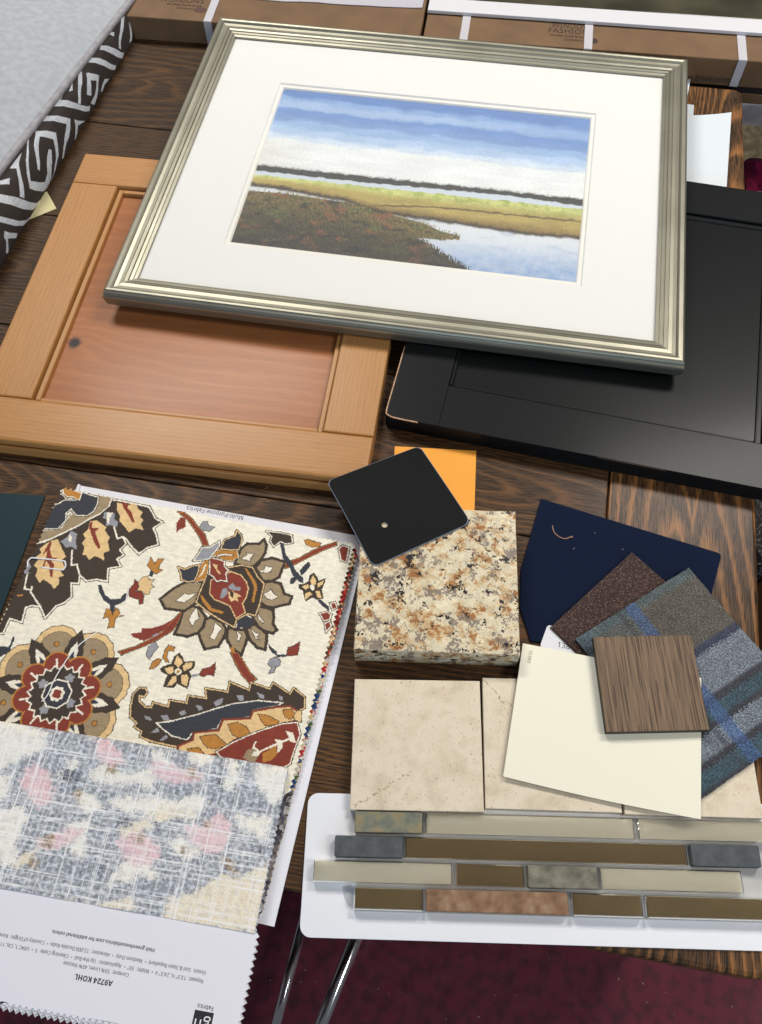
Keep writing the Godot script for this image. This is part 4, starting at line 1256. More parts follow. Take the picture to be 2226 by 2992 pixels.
func cushion() -> void:
	var t := thing("throw_cushion", "grey cushion with a brown and white key pattern on its underside, at the left back", "cushion", Vector3(-0.45, 0, -0.85))
	var base := Vector3(-0.45, 0, -0.85)
	var s0 := Vector3(-0.290, 0.030, -1.1065)
	var s1 := Vector3(-0.3939, 0.055, -0.7579)
	var out := Vector3(0.958, 0, 0.2857).normalized()
	var seam := func(s: float) -> Vector3:
		var p := s0.lerp(s1, s)
		p.y = lerpf(0.030, 0.055, clampf(s, -0.2, 1.3))
		return p - base
	var side := func(s: float, q: float) -> Vector3:
		var a: Vector3 = seam.call(s)
		var o := lerpf(0.004, 0.016, s)
		var k := clampf((s + 0.06) / 0.08, 0.05, 1.0)
		var pts := [[0.0, 1.0], [0.45, 0.86], [0.8, 0.62], [1.0, 0.33], [0.95, 0.12], [0.8, 0.01]]
		var f := q * 5.0
		var i := mini(int(f), 4)
		var x: float = lerpf(pts[i][0], pts[i + 1][0], f - i)
		var h: float = lerpf(pts[i][1], pts[i + 1][1], f - i)
		var w := 0.0012 * sin(s * 60.0) * sin(q * PI)
		return Vector3(a.x, 0, a.z) + out * (o * x * k + w) + Vector3(0, maxf(0.0008, a.y * h), 0)
	# pattern cloth down the side
	var st := SurfaceTool.new()
	st.begin(Mesh.PRIMITIVE_TRIANGLES)
	st.set_smooth_group(0)
	var ns := 70
	var nq := 15
	for i in ns:
		for j in nq:
			var a := lerpf(-0.06, 1.5, float(i) / ns)
			var b := lerpf(-0.06, 1.5, float(i + 1) / ns)
			var c := float(j) / nq
			var d := float(j + 1) / nq
			var uv := PackedVector2Array()
			for e in [[a, c], [b, c], [b, d], [a, d]]:
				uv.append(Vector2((e[0] + 0.1) / 1.6, e[1]))
			quad(st, side.call(a, d), side.call(b, d), side.call(b, c), side.call(a, c), PackedVector2Array([uv[3], uv[2], uv[1], uv[0]]))
	var km := textured(key_tex(), 0.85)
	part(t, "patterned_cloth", done(st), km)
	# grey velvet top
	var gt := SurfaceTool.new()
	gt.begin(Mesh.PRIMITIVE_TRIANGLES)
	gt.set_smooth_group(0)
	var n := noise(9.0, 4, 3)
	var top := func(s: float, q: float) -> Vector3:
		var a: Vector3 = seam.call(s)
		var inw := q * 0.4
		var p := a - out * inw
		var puff := 0.034 * (1.0 - exp(-inw * 16.0)) * clampf((s + 0.1) / 0.35, 0.0, 1.0) - 0.03 * maxf(0.0, q - 0.75)
		var fold := 0.0022 * n.get_noise_2d(p.x * 1.2, p.z * 1.2 + p.x * 2.0)
		p.y = a.y + puff + fold * minf(1.0, q * 10.0)
		return p
	for i in 60:
		for j in 30:
			var a := lerpf(-0.06, 1.5, i / 60.0)
			var b := lerpf(-0.06, 1.5, (i + 1) / 60.0)
			var c := j / 30.0
			var d := (j + 1) / 30.0
			quad(gt, top.call(a, c), top.call(b, c), top.call(b, d), top.call(a, d))
	var grey := tri(textured(ntex(0.06, 71, [[0.2, c8(154, 159, 165)], [0.8, c8(168, 172, 178)]], 256, 5), 0.9), Vector3(0.2, 0.2, 0.2))
	grey.rim_enabled = true
	grey.rim = 0.5
	grey.rim_tint = 0.3
	bump(grey, ntex(0.1, 73, [], 256, 4), 0.012)
	part(t, "grey_cloth", done(gt), grey)
	var pipe := PackedVector3Array()
	for i in 41:
		pipe.append(seam.call(lerpf(-0.06, 1.5, i / 40.0)) - out * 0.003 + Vector3(0, 0.0022, 0))
	part(t, "piping", tube(pipe, 0.0042, 10), tri(textured(ntex(0.06, 75, [[0.2, c8(142, 140, 145)], [0.8, c8(162, 161, 165)]], 128), 0.9), Vector3(0.1, 0.1, 0.1)))
	var b0: Vector3 = side.call(-0.06, 1.0)
	var b1: Vector3 = side.call(1.5, 1.0)
	var far := out * 0.4
	var body := PackedVector2Array([Vector2(b0.x, b0.z), Vector2(b1.x, b1.z), Vector2(b1.x - far.x, b1.z - far.z), Vector2(b0.x - far.x, b0.z - far.z)])
	part(t, "underside", slab(body, 0.0003, 0.004), mat(c8(56, 48, 45), 0.9))
	var tag := thing("care_tag", "small pale yellow tag sticking out from under the patterned cushion", "tag", Vector3(-0.372, 0.0002, -0.775), 28.0)
	part(tag, "tag_sheet", slab(rect(-0.03, -0.016, 0.012, 0.016), 0.0, 0.0006), mat(c8(206, 196, 150), 0.8))

func fabric_book() -> void:
	# laid out in the frame of the floral swatch: origin at its back left corner
	var at := Vector3(-0.2913, 0, -0.3934)
	var yaw := -14.6
	var white := mat(c8(232, 232, 240), 0.7)
	var card := thing("backing_card", "white backing card under the floral swatch, its edge showing along the back", "card", at, -13.9)
	part(card, "card_sheet", slab(rect(0.008, -0.0105, 0.2845, 0.31), 0.0002, 0.0014), white)
	part(card, "folded_flap", slab(PackedVector2Array([Vector2(0.0085, 0.012), Vector2(0.0085, -0.0103), Vector2(0.0105, -0.0103), Vector2(0.0145, 0.02)]), 0.0015, 0.004), white)
	lettering(card, "Multi-Purpose Fabrics", 0.054, Vector3(0.142, 0.0015, -0.0075), 180.0, mat(c8(90, 90, 100), 0.8))
	# the pile of pinked swatches between card and floral cloth
	var scraps := [
		scraps_tex([c8(196, 186, 160), c8(112, 112, 80), c8(230, 222, 204), c8(90, 80, 60)], 1),
		scraps_tex([c8(196, 58, 48), c8(222, 190, 146), c8(150, 40, 36), c8(232, 214, 188), c8(92, 64, 40)], 2),
		scraps_tex([c8(222, 214, 200), c8(70, 100, 60), c8(190, 50, 48), c8(40, 70, 120), c8(226, 200, 140)], 3),
		scraps_tex([c8(96, 94, 104), c8(190, 186, 184), c8(70, 62, 66), c8(140, 130, 126)], 4)]
	var names := ["muted olive and cream swatch, lowest of the pinked pile under the floral cloth", "grey flecked swatch with a long pinked edge running beside the white label", "white flecked multicolour swatch in the pinked pile under the floral cloth", "multicolour flecked swatch in the pinked pile, second below the floral cloth", "scarlet and tan swatch just under the floral cloth, red teeth showing at its right"]
	var kind := [0, 3, 2, 2, 1]
	var long := [0.30, 0.30, 0.21, 0.205, 0.105]
	var right := [0.2790, 0.2772, 0.2808, 0.2775, 0.2790]
	for k in 5:
		var y := 0.0016 + 0.0014 * k
		var s := thing("pinked_swatch", names[k], "fabric swatch", at + Vector3(0, y, 0), yaw + [-0.3, 0.2, -0.5, -1.2, 0.4][k], "pile of pinked swatches")
		var m := tri(textured(scraps[kind[k]], 0.9), Vector3(0.07, 0.07, 0.07), Vector3(0.1 * k, 0.2, 0.3 * k))
		part(s, "cloth", slab(pinked(0.004, 0.002 + 0.0005 * k, right[k] - 0.0022, long[k], 0.0046, 0.0022, [true, true, true, true]), 0.0, 0.0012), m)
	# the floral cloth itself
	var f := thing("floral_swatch", "cream linen swatch printed with rust, brown and navy flowers, pinked edges", "fabric swatch", at + Vector3(0, 0.0087, 0), yaw)
	var wide := 0.2743
	var deep := 0.215
	var ripple := noise(14.0, 17, 2)
	var fm := textured(floral_tex(Vector2i(int(wide * FLORAL_DENSITY) + 16, int(deep * FLORAL_DENSITY) + 16), Vector2(230, 586), 180), 0.9)
	fm.rim_enabled = true
	fm.rim = 0.2
	var nx := int(round(wide / 0.0046)) * 2
	var nz := int(round(deep / 0.0046)) * 2
	var place := func(u: float, v: float) -> Vector3:
		var i := int(round(u * nx))
		var j := int(round(v * nz))
		var x := wide * u
		var z := deep * v
		if i == 0: x -= 0.0020 * (j % 2)
		if i == nx: x += 0.0022 * (j % 2)
		if j == 0: z -= 0.0020 * (i % 2)
		if j == nz: z += 0.0020 * (i % 2)
		return Vector3(x, 0.0012 + 0.0016 * ripple.get_noise_2d(x, z) + 0.0006 * sin(x * 9.0), z)
	var pad := 8.0 / FLORAL_DENSITY
	part(f, "cloth", sheet(nx, nz, place, 0.0006, Rect2(-pad, -pad, wide + 2 * pad, deep + 2 * pad)), fm)
	# paper clip and loose thread on it
	var clip := thing("paper_clip", "white paper clip on the left edge of the floral swatch", "paper clip", Vector3(-0.295, 0.0098, -0.318))
	var cp := PackedVector3Array()
	for q in [[-0.3108, -0.3150], [-0.3117, -0.3205], [-0.3095, -0.3237], [-0.3060, -0.3236], [-0.2816, -0.32], [-0.2786, -0.3180], [-0.2778, -0.3145], [-0.2790, -0.3118], [-0.2815, -0.3113], [-0.2995, -0.3145]]:
		cp.append(Vector3(q[0] + 0.295, 0.0012, q[1] + 0.318))
	part(clip, "wire", tube(smooth_path(cp, 4), 0.0007, 8), mat(c8(236, 236, 238), 0.35))
	var thread := thing("white_thread", "loose white thread curving over the floral swatch to the round flower", "thread", Vector3(-0.25, 0.0098, -0.24))
	var tp := PackedVector3Array()
	for q in [[-0.2200, -0.2930], [-0.2208, -0.2862], [-0.2229, -0.2722], [-0.2295, -0.2613], [-0.2464, -0.2499], [-0.2605, -0.2373], [-0.2717, -0.2158], [-0.2765, -0.2003], [-0.2807, -0.1948]]:
		tp.append(Vector3(q[0] + 0.25, 0.0008 + 0.0004 * sin(q[0] * 200.0), q[1] + 0.24))
	part(thread, "yarn", tube(smooth_path(tp, 5), 0.0005, 6), mat(c8(240, 240, 238), 0.8))
	# the folded sheer swatch with its label: origin at the right end of the fold
	var o := Vector3(-0.0797, 0.0, -0.1342)
	var syaw := -11.1
	var sh := thing("sheer_swatch", "folded sheer linen swatch with blurred grey and pink flowers and a printed white label", "fabric swatch", o + Vector3(0, 0.0095, 0), syaw)
	var swide := 0.32
	var sdeep := 0.1165
	var sm := textured(sheer_tex(Vector2i(int(swide * 2600.0), int((sdeep + 0.012) * 2600.0))), 0.9)
	var roll := [[0.010, 0.0004], [0.003, 0.0008], [0.0004, 0.0022], [0.0, 0.0042], [0.0022, 0.0060], [0.006, 0.0066], [0.012, 0.0062], [0.02, 0.0050], [0.03, 0.0042]]
	var rip := noise(20.0, 23, 2)
	var nv := 48
	var cloth := func(u: float, v: float) -> Vector3:
		var j := int(round(v * nv))
		var i := int(round(u * 60.0))
		var x := -swide + swide * u
		var z := 0.0
		var y := 0.0038
		if j < roll.size():
			z = roll[j][0]
			y = roll[j][1]
		else:
			z = lerpf(0.03, sdeep, float(j - 8) / (nv - 8))
			y = 0.0038
		if i == 60 and j > 3:
			x += 0.0016 * (j % 2)
		y += 0.0006 * rip.get_noise_2d(x, z) * minf(1.0, z * 60.0)
		return Vector3(x, y, z)
	part(sh, "cloth", sheet(60, nv, cloth, 0.0004, Rect2(-swide, 0.0, swide, sdeep + 0.002)), sm)
	part(sh, "backing_sheet", slab(pinked(-swide, 0.118, 0.0022, 0.186, 0.0046, 0.0022, [false, true, true, false]), 0.0004, 0.0012), mat(c8(206, 206, 210), 0.7), Vector3(0, 0, 0.0026))
	part(sh, "backing_sheet", slab(pinked(-swide, 0.118, 0.0010, 0.186, 0.0046, 0.0022, [false, true, true, false]), 0.0014, 0.0022), mat(c8(218, 218, 222), 0.7), Vector3(0, 0, 0.0012))
	var lab := part(sh, "paper_label", slab(pinked(-swide, sdeep - 0.001, 0.0016, 0.185, 0.0046, 0.0022, [false, true, true, false]), 0.0024, 0.0032), mat(c8(230, 229, 238), 0.65))
	lab.set_meta("label", "white paper label with grey upside down print")
	var ink := mat(c8(96, 96, 104), 0.8)
	var dark := mat(c8(40, 40, 44), 0.8)
	lettering(lab, "A9724 KOHL", 0.0275, Vector3(-0.1045, 0.0033, 0.1625), 180.0, dark, true)
	lettering(lab, "Content:  55% Linen, 45% Viscose", 0.0425, Vector3(-0.1049, 0.0033, 0.1557), 180.0, ink)
	lettering(lab, "Repeat:  13.5\" H, 24.5\" V  •  Width:  55\"  •  Application:  Up the Roll  •  Cleaning Code:  S  •  UFAC 1, CAL 117", 0.134, Vector3(-0.1038, 0.0033, 0.1512), 180.0, ink)
	lettering(lab, "Finish:  Soil & Stain Repellent  •  Medium Duty  •  Abrasion:  12,000 Double Rubs  •  Country of Origin:  Korea", 0.134, Vector3(-0.105, 0.0033, 0.1458), 180.0, ink)
	lettering(lab, "Visit greenhousefabrics.com for additional colors.", 0.064, Vector3(-0.1056, 0.0033, 0.1380), 180.0, ink, true)
	lettering(lab, "Fabrics", 0.0110, Vector3(-0.023, 0.0033, 0.1660), 180.0, dark)
	var logo := part(lab, "logo", slab(rect(-0.0067, 0.0, 0.0067, 0.0155), 0.0, 0.00008), dark, Vector3(-0.023, 0.0032, 0.1685))
	lettering(logo, "gh", 0.0105, Vector3(0.0, 0.00012, 0.0085), 180.0, mat(c8(236, 236, 240), 0.7))
	# dark teal sample chip at the left edge
	var teal := thing("teal_sample", "dark teal laminate sample lying flat at the left edge", "sample chip", Vector3(-0.3110, 0.0003, -0.3917), -7.0)
	part(teal, "chip", slab(PackedVector2Array([Vector2(-0.12, 0.0), Vector2(0.0, 0.0), Vector2(-0.012, 0.2), Vector2(-0.132, 0.2)]), 0.0, 0.0014, 0.0002), satin(mat(c8(30, 52, 58), 0.5), 0.28))

func stones() -> void:
	var gt := granite_tex()
	var g := thing("granite_block", "square block of polished cream, tan and black granite beside the fabric book", "stone sample", Vector3(0.0452, 0.0003, -0.2815), -4.6)
	part(g, "stone", slab(rect(-0.0667, -0.065, 0.0667, 0.065), 0.0, 0.0297, 0.0008), coat(tri(textured(gt, 0.25), Vector3(0.22, 0.22, 0.22), Vector3(0.3, 0.1, 0.2)), 0.5, 0.06))
	# black leather: lies on the granite and droops behind it
	var l := thing("leather_sample", "square of black leather with a punched hole, lying on the granite block", "leather sample", Vector3(0.0147, 0.0305, -0.3556), 24.0)
	var c24 := cos(deg_to_rad(24.0))
	var s24 := sin(deg_to_rad(24.0))
	var hole := Vector2(-0.0205, 0.0165)
	var r := 0.0062
	var leather := func(u: float, v: float) -> Vector3:
		var a := 0.0463
		var b := 0.0474
		var x := lerpf(-a, a, u)
		var z := lerpf(-b, b, v)
		var cx := signf(x) * (a - r)
		var cz := signf(z) * (b - r)
		if absf(x) > a - r and absf(z) > b - r:
			var d := Vector2(x - cx, z - cz)
			if d.length() > r:
				d = d.normalized() * r
			x = cx + d.x
			z = cz + d.y
		var h := Vector2(x, z) - hole
		if h.length() < 0.0036:
			var k := h.normalized() * 0.0032
			x = hole.x + k.x
			z = hole.y + k.y
		# behind the granite's back edge the leather sinks towards the door
		var wz := -0.3556 + (-s24 * x + c24 * z)
		var wx := 0.0147 + c24 * x + s24 * z
		var behind := clampf((-0.346 + 0.08 * wx) - wz, 0.0, 0.1)
		return Vector3(x, 0.0016 - behind * 0.13 - behind * behind * 0.4, z)
	var skin := tri(satin(mat(c8(19, 20, 21), 0.55), 0.22), Vector3(0.03, 0.03, 0.03))
	bump(skin, ntex(0.06, 81, [], 256, 4, FastNoiseLite.TYPE_CELLULAR), 0.02)
	part(l, "hide", sheet(78, 78, leather, 0.0009, Rect2(-0.05, -0.05, 0.1, 0.1), func(q: Vector3): return Vector2(q.x - hole.x, q.z - hole.y).length() < 0.0029), skin)
	var under := func(u: float, v: float) -> Vector3: return leather.call(u, v) * Vector3(1.016, 1, 1.016) - Vector3(0, 0.0009, 0)
	part(l, "suede_back", sheet(78, 78, under, 0.0007, Rect2(-0.05, -0.05, 0.1, 0.1), func(q: Vector3): return Vector2(q.x - hole.x, q.z - hole.y).length() < 0.0029), mat(c8(128, 138, 154), 0.95))
	# three beige limestone tiles in a row
	var ramp := [[0.1, c8(200, 185, 161)], [0.4, c8(217, 203, 179)], [0.65, c8(224, 211, 189)], [0.95, c8(210, 193, 168)]]
	var where := [[0.0209, -0.1496, -3.3, 0.1016], [0.1247, -0.1458, -4.0, 0.1028], [0.2291, -0.1376, -4.0, 0.1030]]
	var labels := ["beige limestone tile with a diagonal crack, leftmost of the three", "beige limestone tile half hidden by the cream card, middle of the three", "beige limestone tile under the plaid wool, rightmost of the three"]
	for i in 3:
		var t := thing("stone_tile", labels[i], "tile", Vector3(where[i][0], 0.0026, where[i][1]), where[i][2], "row of beige stone tiles")
		var h: float = where[i][3] / 2
		var m := textured(tile_tex(i, ramp), 0.55)
		part(t, "stone", slab(rect(-h, -0.0508, h, 0.0508), 0.0, 0.0079, 0.0007), m)

func tile_tex(i: int, ramp: Array) -> ImageTexture:
	var s := 420
	var broad := noise(0.009, 200 + i, 4)
	var fine := noise(0.12, 210 + i, 3)
	var pit := noise(0.06, 220 + i, 2)
	var out := PackedByteArray()
	out.resize(s * s * 3)
	var g := Gradient.new()
	g.offsets = PackedFloat32Array(ramp.map(func(a): return a[0]))
	g.colors = PackedColorArray(ramp.map(func(a): return a[1]))
	for y in s:
		for x in s:
			var b := 0.5 + 0.55 * broad.get_noise_2d(x, y) + 0.16 * fine.get_noise_2d(x, y)
			var col := g.sample(clampf(b, 0.0, 1.0))
			var p := smoothstep(0.58, 0.70, pit.get_noise_2d(x * 1.4, y))
			col = col.lerp(c8(150, 124, 108), 0.6 * p)
			var line := 1.0
			if i == 0:
				line = absf((y - 400.0) + (x - 30.0) * 0.62 + 14.0 * fine.get_noise_2d(x * 0.3, y * 0.3)) + (0.0 if x > 14 and x < 190 else 40.0) + 6.0 * maxf(0.0, broad.get_noise_2d(x * 6.0, y * 6.0))
			else:
				line = absf((y - 40.0) - (x - 30.0) * 0.9 + 22.0 * fine.get_noise_2d(x * 0.2, y * 0.2)) + (0.0 if x < 150 else 40.0)
			if line < 3.0:
				col = col.lerp(c8(136, 110, 92), 0.7 * smoothstep(-0.35, 0.2, fine.get_noise_2d(x * 0.5, y * 0.5)))
			var to := (y * s + x) * 3
			out[to] = int(col.r * 255.0)
			out[to + 1] = int(col.g * 255.0)
			out[to + 2] = int(col.b * 255.0)
	return ImageTexture.create_from_image(Image.create_from_data(s, s, false, Image.FORMAT_RGB8, out))

func local_poly(world: Array, at: Vector3) -> PackedVector2Array:
	var out := PackedVector2Array()
	for q in world:
		out.append(Vector2(q[0] - at.x, q[1] - at.z))
	return out

func swatches() -> void:
	# navy wool on the table
	var at := Vector3(0.21, 0.0003, -0.29)
	var n := thing("navy_swatch", "navy blue wool swatch lying flat on the table behind the cards", "fabric swatch", at)
	var navy := tri(textured(ntex(0.15, 91, [[0.2, c8(16, 24, 44)], [0.8, c8(26, 36, 60)]], 256, 4), 0.95), Vector3(0.05, 0.05, 0.05))
	navy.metallic_specular = 0.2
	bump(navy, ntex(0.2, 92, [], 128, 2), 0.03)
	part(n, "cloth", slab(local_poly([[0.1466, -0.3675], [0.2940, -0.3068], [0.2967, -0.3050], [0.2962, -0.3010], [0.2819, -0.27], [0.262, -0.215], [0.121, -0.232], [0.1155, -0.262], [0.1202, -0.2974]], at), 0.0, 0.0018, 0.0004), navy)
	var lint := thing("brown_lint", "small curl of brown thread lying on the navy swatch", "thread", Vector3(0.16, 0.0021, -0.33))
	part(lint, "yarn", tube(smooth_path(PackedVector3Array([Vector3(-0.0062, 0.0012, -0.0085), Vector3(-0.0069, 0.0008, -0.0077), Vector3(-0.0059, 0.0005, -0.0019), Vector3(-0.0018, 0.0006, 0.0027), Vector3(0.0033, 0.0005, 0.0044), Vector3(0.0090, 0.0008, 0.0025), Vector3(0.0085, 0.0012, 0.0042)])), 0.0006, 6), mat(c8(150, 118, 100), 0.9))
	# white tag, brown tweed
	var tg := thing("white_tag", "white tag printed 138-2, tucked under the brown tweed swatch", "tag", Vector3(0.148, 0.0022, -0.232), 0.0)
	part(tg, "tag_sheet", slab(local_poly([[0.1385, -0.2452], [0.1362, -0.2440], [0.1290, -0.2290], [0.1270, -0.2150], [0.190, -0.205], [0.195, -0.232], [0.1420, -0.2440]], Vector3(0.148, 0, -0.232)), 0.0, 0.0008), mat(c8(228, 230, 238), 0.6))
	lettering(tg, "138-2", 0.0150, Vector3(0.0025, 0.0009, 0.0062), -16.0, mat(c8(80, 80, 88), 0.8))
	var bt := thing("tweed_swatch", "small dark brown flecked tweed swatch on top of the navy cloth", "fabric swatch", Vector3(0.1891, 0.0033, -0.263), 39.5)
	part(bt, "cloth", slab(rect(-0.0520, -0.0165, 0.0520, 0.042), 0.0, 0.0020, 0.0005), tri(textured(tweed_tex(), 0.95), Vector3(0.062, 0.062, 0.062)))
	# plaid wool: climbs from the navy cloth over the tiles
	var pl := thing("plaid_swatch", "grey and blue plaid wool swatch spread over the right hand tile", "fabric swatch", Vector3(0.2479, 0.0, -0.1943), 29.4)
	var c := cos(deg_to_rad(29.4))
	var s := sin(deg_to_rad(29.4))
	var rag := noise(220.0, 93, 2)
	var place := func(u: float, v: float) -> Vector3:
		var x := lerpf(-0.0612, 0.0612, u)
		var z := lerpf(-0.0759, 0.0759, v)
		if u == 0.0 or u == 1.0: x += 0.0008 * rag.get_noise_1d(z)
		if v == 0.0 or v == 1.0: z += 0.0008 * rag.get_noise_1d(x + 3.0)
		var wz := -0.1943 - s * x + c * z
		var wx := 0.2479 + c * x + s * z
		var y := lerpf(0.0082, 0.0128, smoothstep(-0.235, -0.19, wz))
		if wx > 0.281: y -= 0.02 * (wx - 0.281)
		return Vector3(x, y, z)
	var pm := textured(plaid_tex(), 0.98)
	pm.rim_enabled = true
	pm.rim = 0.3
	part(pl, "cloth", sheet(50, 60, place, 0.0020, Rect2(-0.063, -0.077, 0.126, 0.154)), pm)
	# cream paint card, slightly curled, and the oak chip on it
	var cc := thing("cream_card", "plain cream paint card lying over the tiles, under the oak chip", "card", Vector3(0.1702, 0.0, -0.1554), -13.2)
	var q := [Vector2(-0.0725, -0.0560), Vector2(0.0712, -0.0535), Vector2(0.0731, 0.0561), Vector2(-0.0748, 0.0530)]
	var card := func(u: float, v: float) -> Vector3:
		var p: Vector2 = q[0].lerp(q[1], u).lerp(q[3].lerp(q[2], u), v)
		return Vector3(p.x, 0.0136 + 0.0008 * u + 0.0012 * (2.0 * u - 1.0) ** 2 * (0.4 + 0.6 * v), p.y + 0.0012 * sin(u * PI) * v)
	part(cc, "card_sheet", sheet(24, 10, card, 0.0004, Rect2(-0.08, -0.06, 0.16, 0.12)), mat(c8(238, 234, 214), 0.6))
	lettering(cc, "264 C5", 0.0105, Vector3(-0.0655, 0.0152, -0.0455), 86.0, mat(c8(170, 165, 150), 0.8))
	var ch := thing("oak_chip", "square brown oak flooring chip with dark edges on the cream card", "wood sample", Vector3(0.2078, 0.0158, -0.1874), -1.1)
	var ct := wood(420, 420, 0.050, 0.046, 401, c8(76, 58, 42), c8(158, 130, 100), 330.0, 0.0, -0.03, 0.02, 0.18, 0.8, 0.008)
	part(ch, "edge", slab(rect(-0.0398, -0.0388, 0.0398, 0.0388), 0.0, 0.0052), mat(c8(46, 40, 36), 0.7))
	part(ch, "face", slab(rect(-0.0386, -0.0397, 0.0386, 0.0397), 0.0053, 0.0064, 0.0006), bump(textured(ct[0], 0.6), ct[1], 0.04), Vector3.ZERO, 97.0 - 7.0)

func mosaic() -> void:
	var t := thing("mosaic_board", "white sample board with strips of glass and slate mosaic, at the front", "sample board", Vector3(-0.0713, 0.0003, -0.0167), -3.6)
	var white := mat(c8(232, 234, 240), 0.45)
	part(t, "board", slab(round_rect(0.0, -0.1003, 0.43, 0.0, 0.008), 0.0, 0.0018, 0.0003), white)
	part(t, "mesh_backing", slab(rect(0.0380, -0.0875, 0.425, -0.0530), 0.0019, 0.0024), tri(textured(ntex(0.25, 95, [[0.3, c8(168, 168, 166)], [0.7, c8(206, 206, 206)]], 128, 2), 0.9), Vector3(0.02, 0.02, 0.02)))
	part(t, "mesh_backing", slab(rect(0.0400, -0.0529, 0.425, -0.0182), 0.0019, 0.0024), tri(textured(ntex(0.25, 96, [[0.3, c8(168, 168, 166)], [0.7, c8(206, 206, 206)]], 128, 2), 0.9), Vector3(0.02, 0.02, 0.02)))
	var glue := mat(c8(196, 198, 204), 0.3)
	part(t, "glue_smear", slab(PackedVector2Array([Vector2(0.030, -0.034), Vector2(0.036, -0.036), Vector2(0.0385, -0.030), Vector2(0.0385, -0.020), Vector2(0.034, -0.022), Vector2(0.031, -0.028)]), 0.0018, 0.0022, 0.0002), glue)
	var rust := stone_mat([[0.1, c8(112, 84, 62)], [0.45, c8(136, 103, 76)], [0.7, c8(146, 116, 90)], [0.95, c8(156, 130, 106)]], 131)
	var slate := stone_mat([[0.2, c8(68, 73, 76)], [0.5, c8(76, 81, 84)], [0.8, c8(84, 89, 92)]], 132)
	var multi := stone_mat([[0.1, c8(104, 108, 98)], [0.5, c8(124, 124, 106)], [0.75, c8(140, 128, 98)], [0.95, c8(150, 130, 96)]], 133)
	var grey := stone_mat([[0.1, c8(88, 86, 76)], [0.5, c8(116, 113, 99)], [0.9, c8(138, 134, 118)]], 134)
	var cream := [c8(222, 214, 192)]
	var brown := [c8(128, 104, 64)]
	var rows := [-0.0866, -0.0692, -0.0516, -0.0338]
	for p in [[0, 0.0374, 0.0880, "slate", multi, "mottled olive slate"], [0, 0.0908, 0.2463, "glass", cream, ""], [0, 0.2494, 0.405, "glass", cream, ""],
			[1, 0.0229, 0.0734, "slate", slate, "dark grey slate"], [1, 0.0756, 0.2830, "glass", brown, ""], [1, 0.2862, 0.3362, "slate", slate, "dark grey slate"],
			[2, 0.0081, 0.1101, "glass", cream, ""], [2, 0.1128, 0.1625, "glass", brown, ""], [2, 0.1655, 0.2160, "slate", grey, "rough grey stone"], [2, 0.2184, 0.3204, "glass", cream, ""],
			[3, 0.0388, 0.0887, "glass", brown, ""], [3, 0.0909, 0.1933, "slate", rust, "rust brown stone"], [3, 0.1966, 0.2463, "glass", brown, ""], [3, 0.2494, 0.405, "glass", brown, ""]]:
		var x0: float = p[1]
		var x1: float = p[2]
		var z0: float = rows[p[0]]
		var mid := Vector3((x0 + x1) / 2, 0.0025, z0 + 0.0075)
		var hx := (x1 - x0) / 2
		if p[3] == "glass":
			var g := part(t, "glass_piece", slab(rect(-hx, -0.0075, hx, 0.0075), 0.0009, 0.0081, 0.0009), glass_mat(p[4][0]), mid)
			part(g, "coloured_back", slab(rect(-hx, -0.0075, hx, 0.0075), 0.0, 0.0007), mat(p[4][0], 0.5))
		else:
			var o := PackedVector2Array()
			for q in round_rect(-hx, -0.0075, hx, 0.0075, 0.0012, 2):
				o.append(q + Vector2(rng.randf_range(-0.0003, 0.0003), rng.randf_range(-0.0003, 0.0003)))
			var s := part(t, "stone_piece", slab(o, 0.0, 0.0078, 0.0008), p[4], mid)
			s.set_meta("label", p[5])

func stone_mat(ramp: Array, seed_: int) -> StandardMaterial3D:
	var m := tri(textured(ntex(0.018, seed_, ramp, 256, 6), 0.75), Vector3(0.06, 0.06, 0.06), Vector3(0.1, 0.3, 0.2))
	return bump(m, ntex(0.04, seed_ + 50, [], 256, 5), 0.05)

func glass_mat(tint: Color) -> StandardMaterial3D:
	var m := mat(Color(lerpf(1.0, tint.r, 0.12), lerpf(1.0, tint.g, 0.1), lerpf(1.0, tint.b, 0.1), 0.0), 0.0)
	m.refraction_enabled = true
	m.refraction_scale = 0.05
	return m

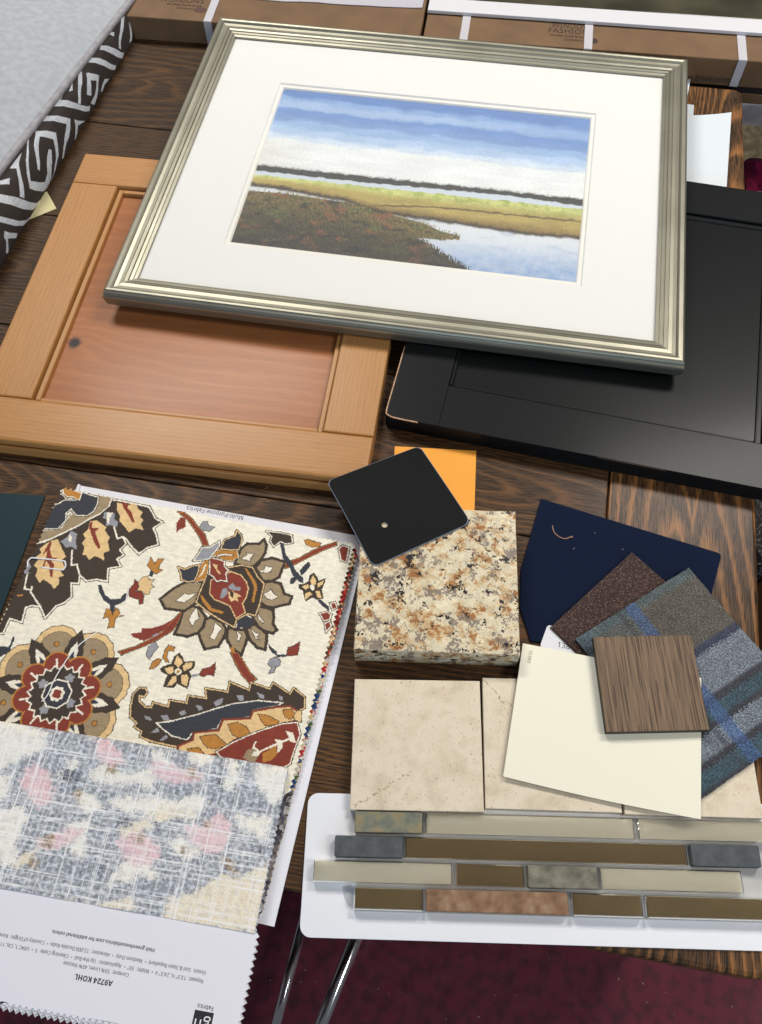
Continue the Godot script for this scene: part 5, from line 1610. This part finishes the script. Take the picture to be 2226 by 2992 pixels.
func chair_below() -> void:
	var t := thing("chrome_chair", "chair with crimson velvet seat and chrome tube frame, below the table's front edge", "chair", Vector3(0.1, -0.77, 0.1), -12.0)
	var seat := coat(velvet(c8(86, 2, 29)), 0.2, 0.15)
	bump(seat, ntex(0.03, 98, [], 256, 3), 0.15)
	part(t, "seat", slab(round_rect(-0.62, -0.4, 0.5, 0.2, 0.05), 0.40, 0.47, 0.025), seat)
	var chrome := mat(c8(236, 238, 242), 0.14, 1.0)
	# tube ends in the chair's own frame
	var inv := t.transform.affine_inverse()
	for q in [[Vector3(-0.041, -0.2, -0.0164), Vector3(-0.0715, -0.2, 0.0487), 0.0065], [Vector3(-0.0989, -0.26, -0.0234), Vector3(-0.1205, -0.26, 0.0528), 0.0052]]:
		var d: Vector3 = (q[1] - q[0]).normalized()
		part(t, "frame_tube", tube(PackedVector3Array([inv * (q[0] - d * 0.12), inv * (q[1] + d * 0.16)]), q[2], 20), chrome)
	for p in [[-0.5, -0.35], [0.42, -0.35], [0.42, 0.15], [-0.5, 0.15]]:
		part(t, "leg", tube(PackedVector3Array([Vector3(p[0], 0.0, p[1]), Vector3(p[0], 0.41, p[1])]), 0.011, 14), chrome)

func dust() -> void:
	var st := SurfaceTool.new()
	st.begin(Mesh.PRIMITIVE_TRIANGLES)
	st.set_smooth_group(-1)
	var r := RandomNumberGenerator.new()
	r.seed = 33
	var spots := []
	for k in 70:
		spots.append(Vector3(r.randf_range(-0.14, 0.36), -0.2995, r.randf_range(-0.03, 0.16)))
	for k in 3:
		spots.append(Vector3(r.randf_range(0.15, 0.25), 0.0024, r.randf_range(-0.345, -0.285)))
	for k in 14:
		spots.append(Vector3(r.randf_range(-0.30, 0.03), 0.0004, r.randf_range(-0.005, 0.03) - 0.40))
	for p in spots:
		var a := r.randf() * PI
		var d := Vector3(cos(a), 0, sin(a)) * r.randf_range(0.0003, 0.0010)
		var n := Vector3(-d.z, 0, d.x).normalized() * r.randf_range(0.00012, 0.0003)
		var up := Vector3(0, 0.0002, 0)
		quad(st, p - d - n + up, p + d - n + up, p + d + n + up, p - d + n + up)
		quad(st, p - d - n, p + d - n, p + d - n + up, p - d - n + up)
		quad(st, p + d + n, p - d + n, p - d + n + up, p + d + n + up)
	var o := MeshInstance3D.new()
	o.name = "lint_flecks"
	o.mesh = done(st)
	o.material_override = mat(c8(170, 164, 160), 0.9)
	o.set_meta("kind", "stuff")
	o.set_meta("label", "scattered pale lint flecks on the table, navy swatch and chair seat")
	o.set_meta("category", "lint")
	add_child(o)
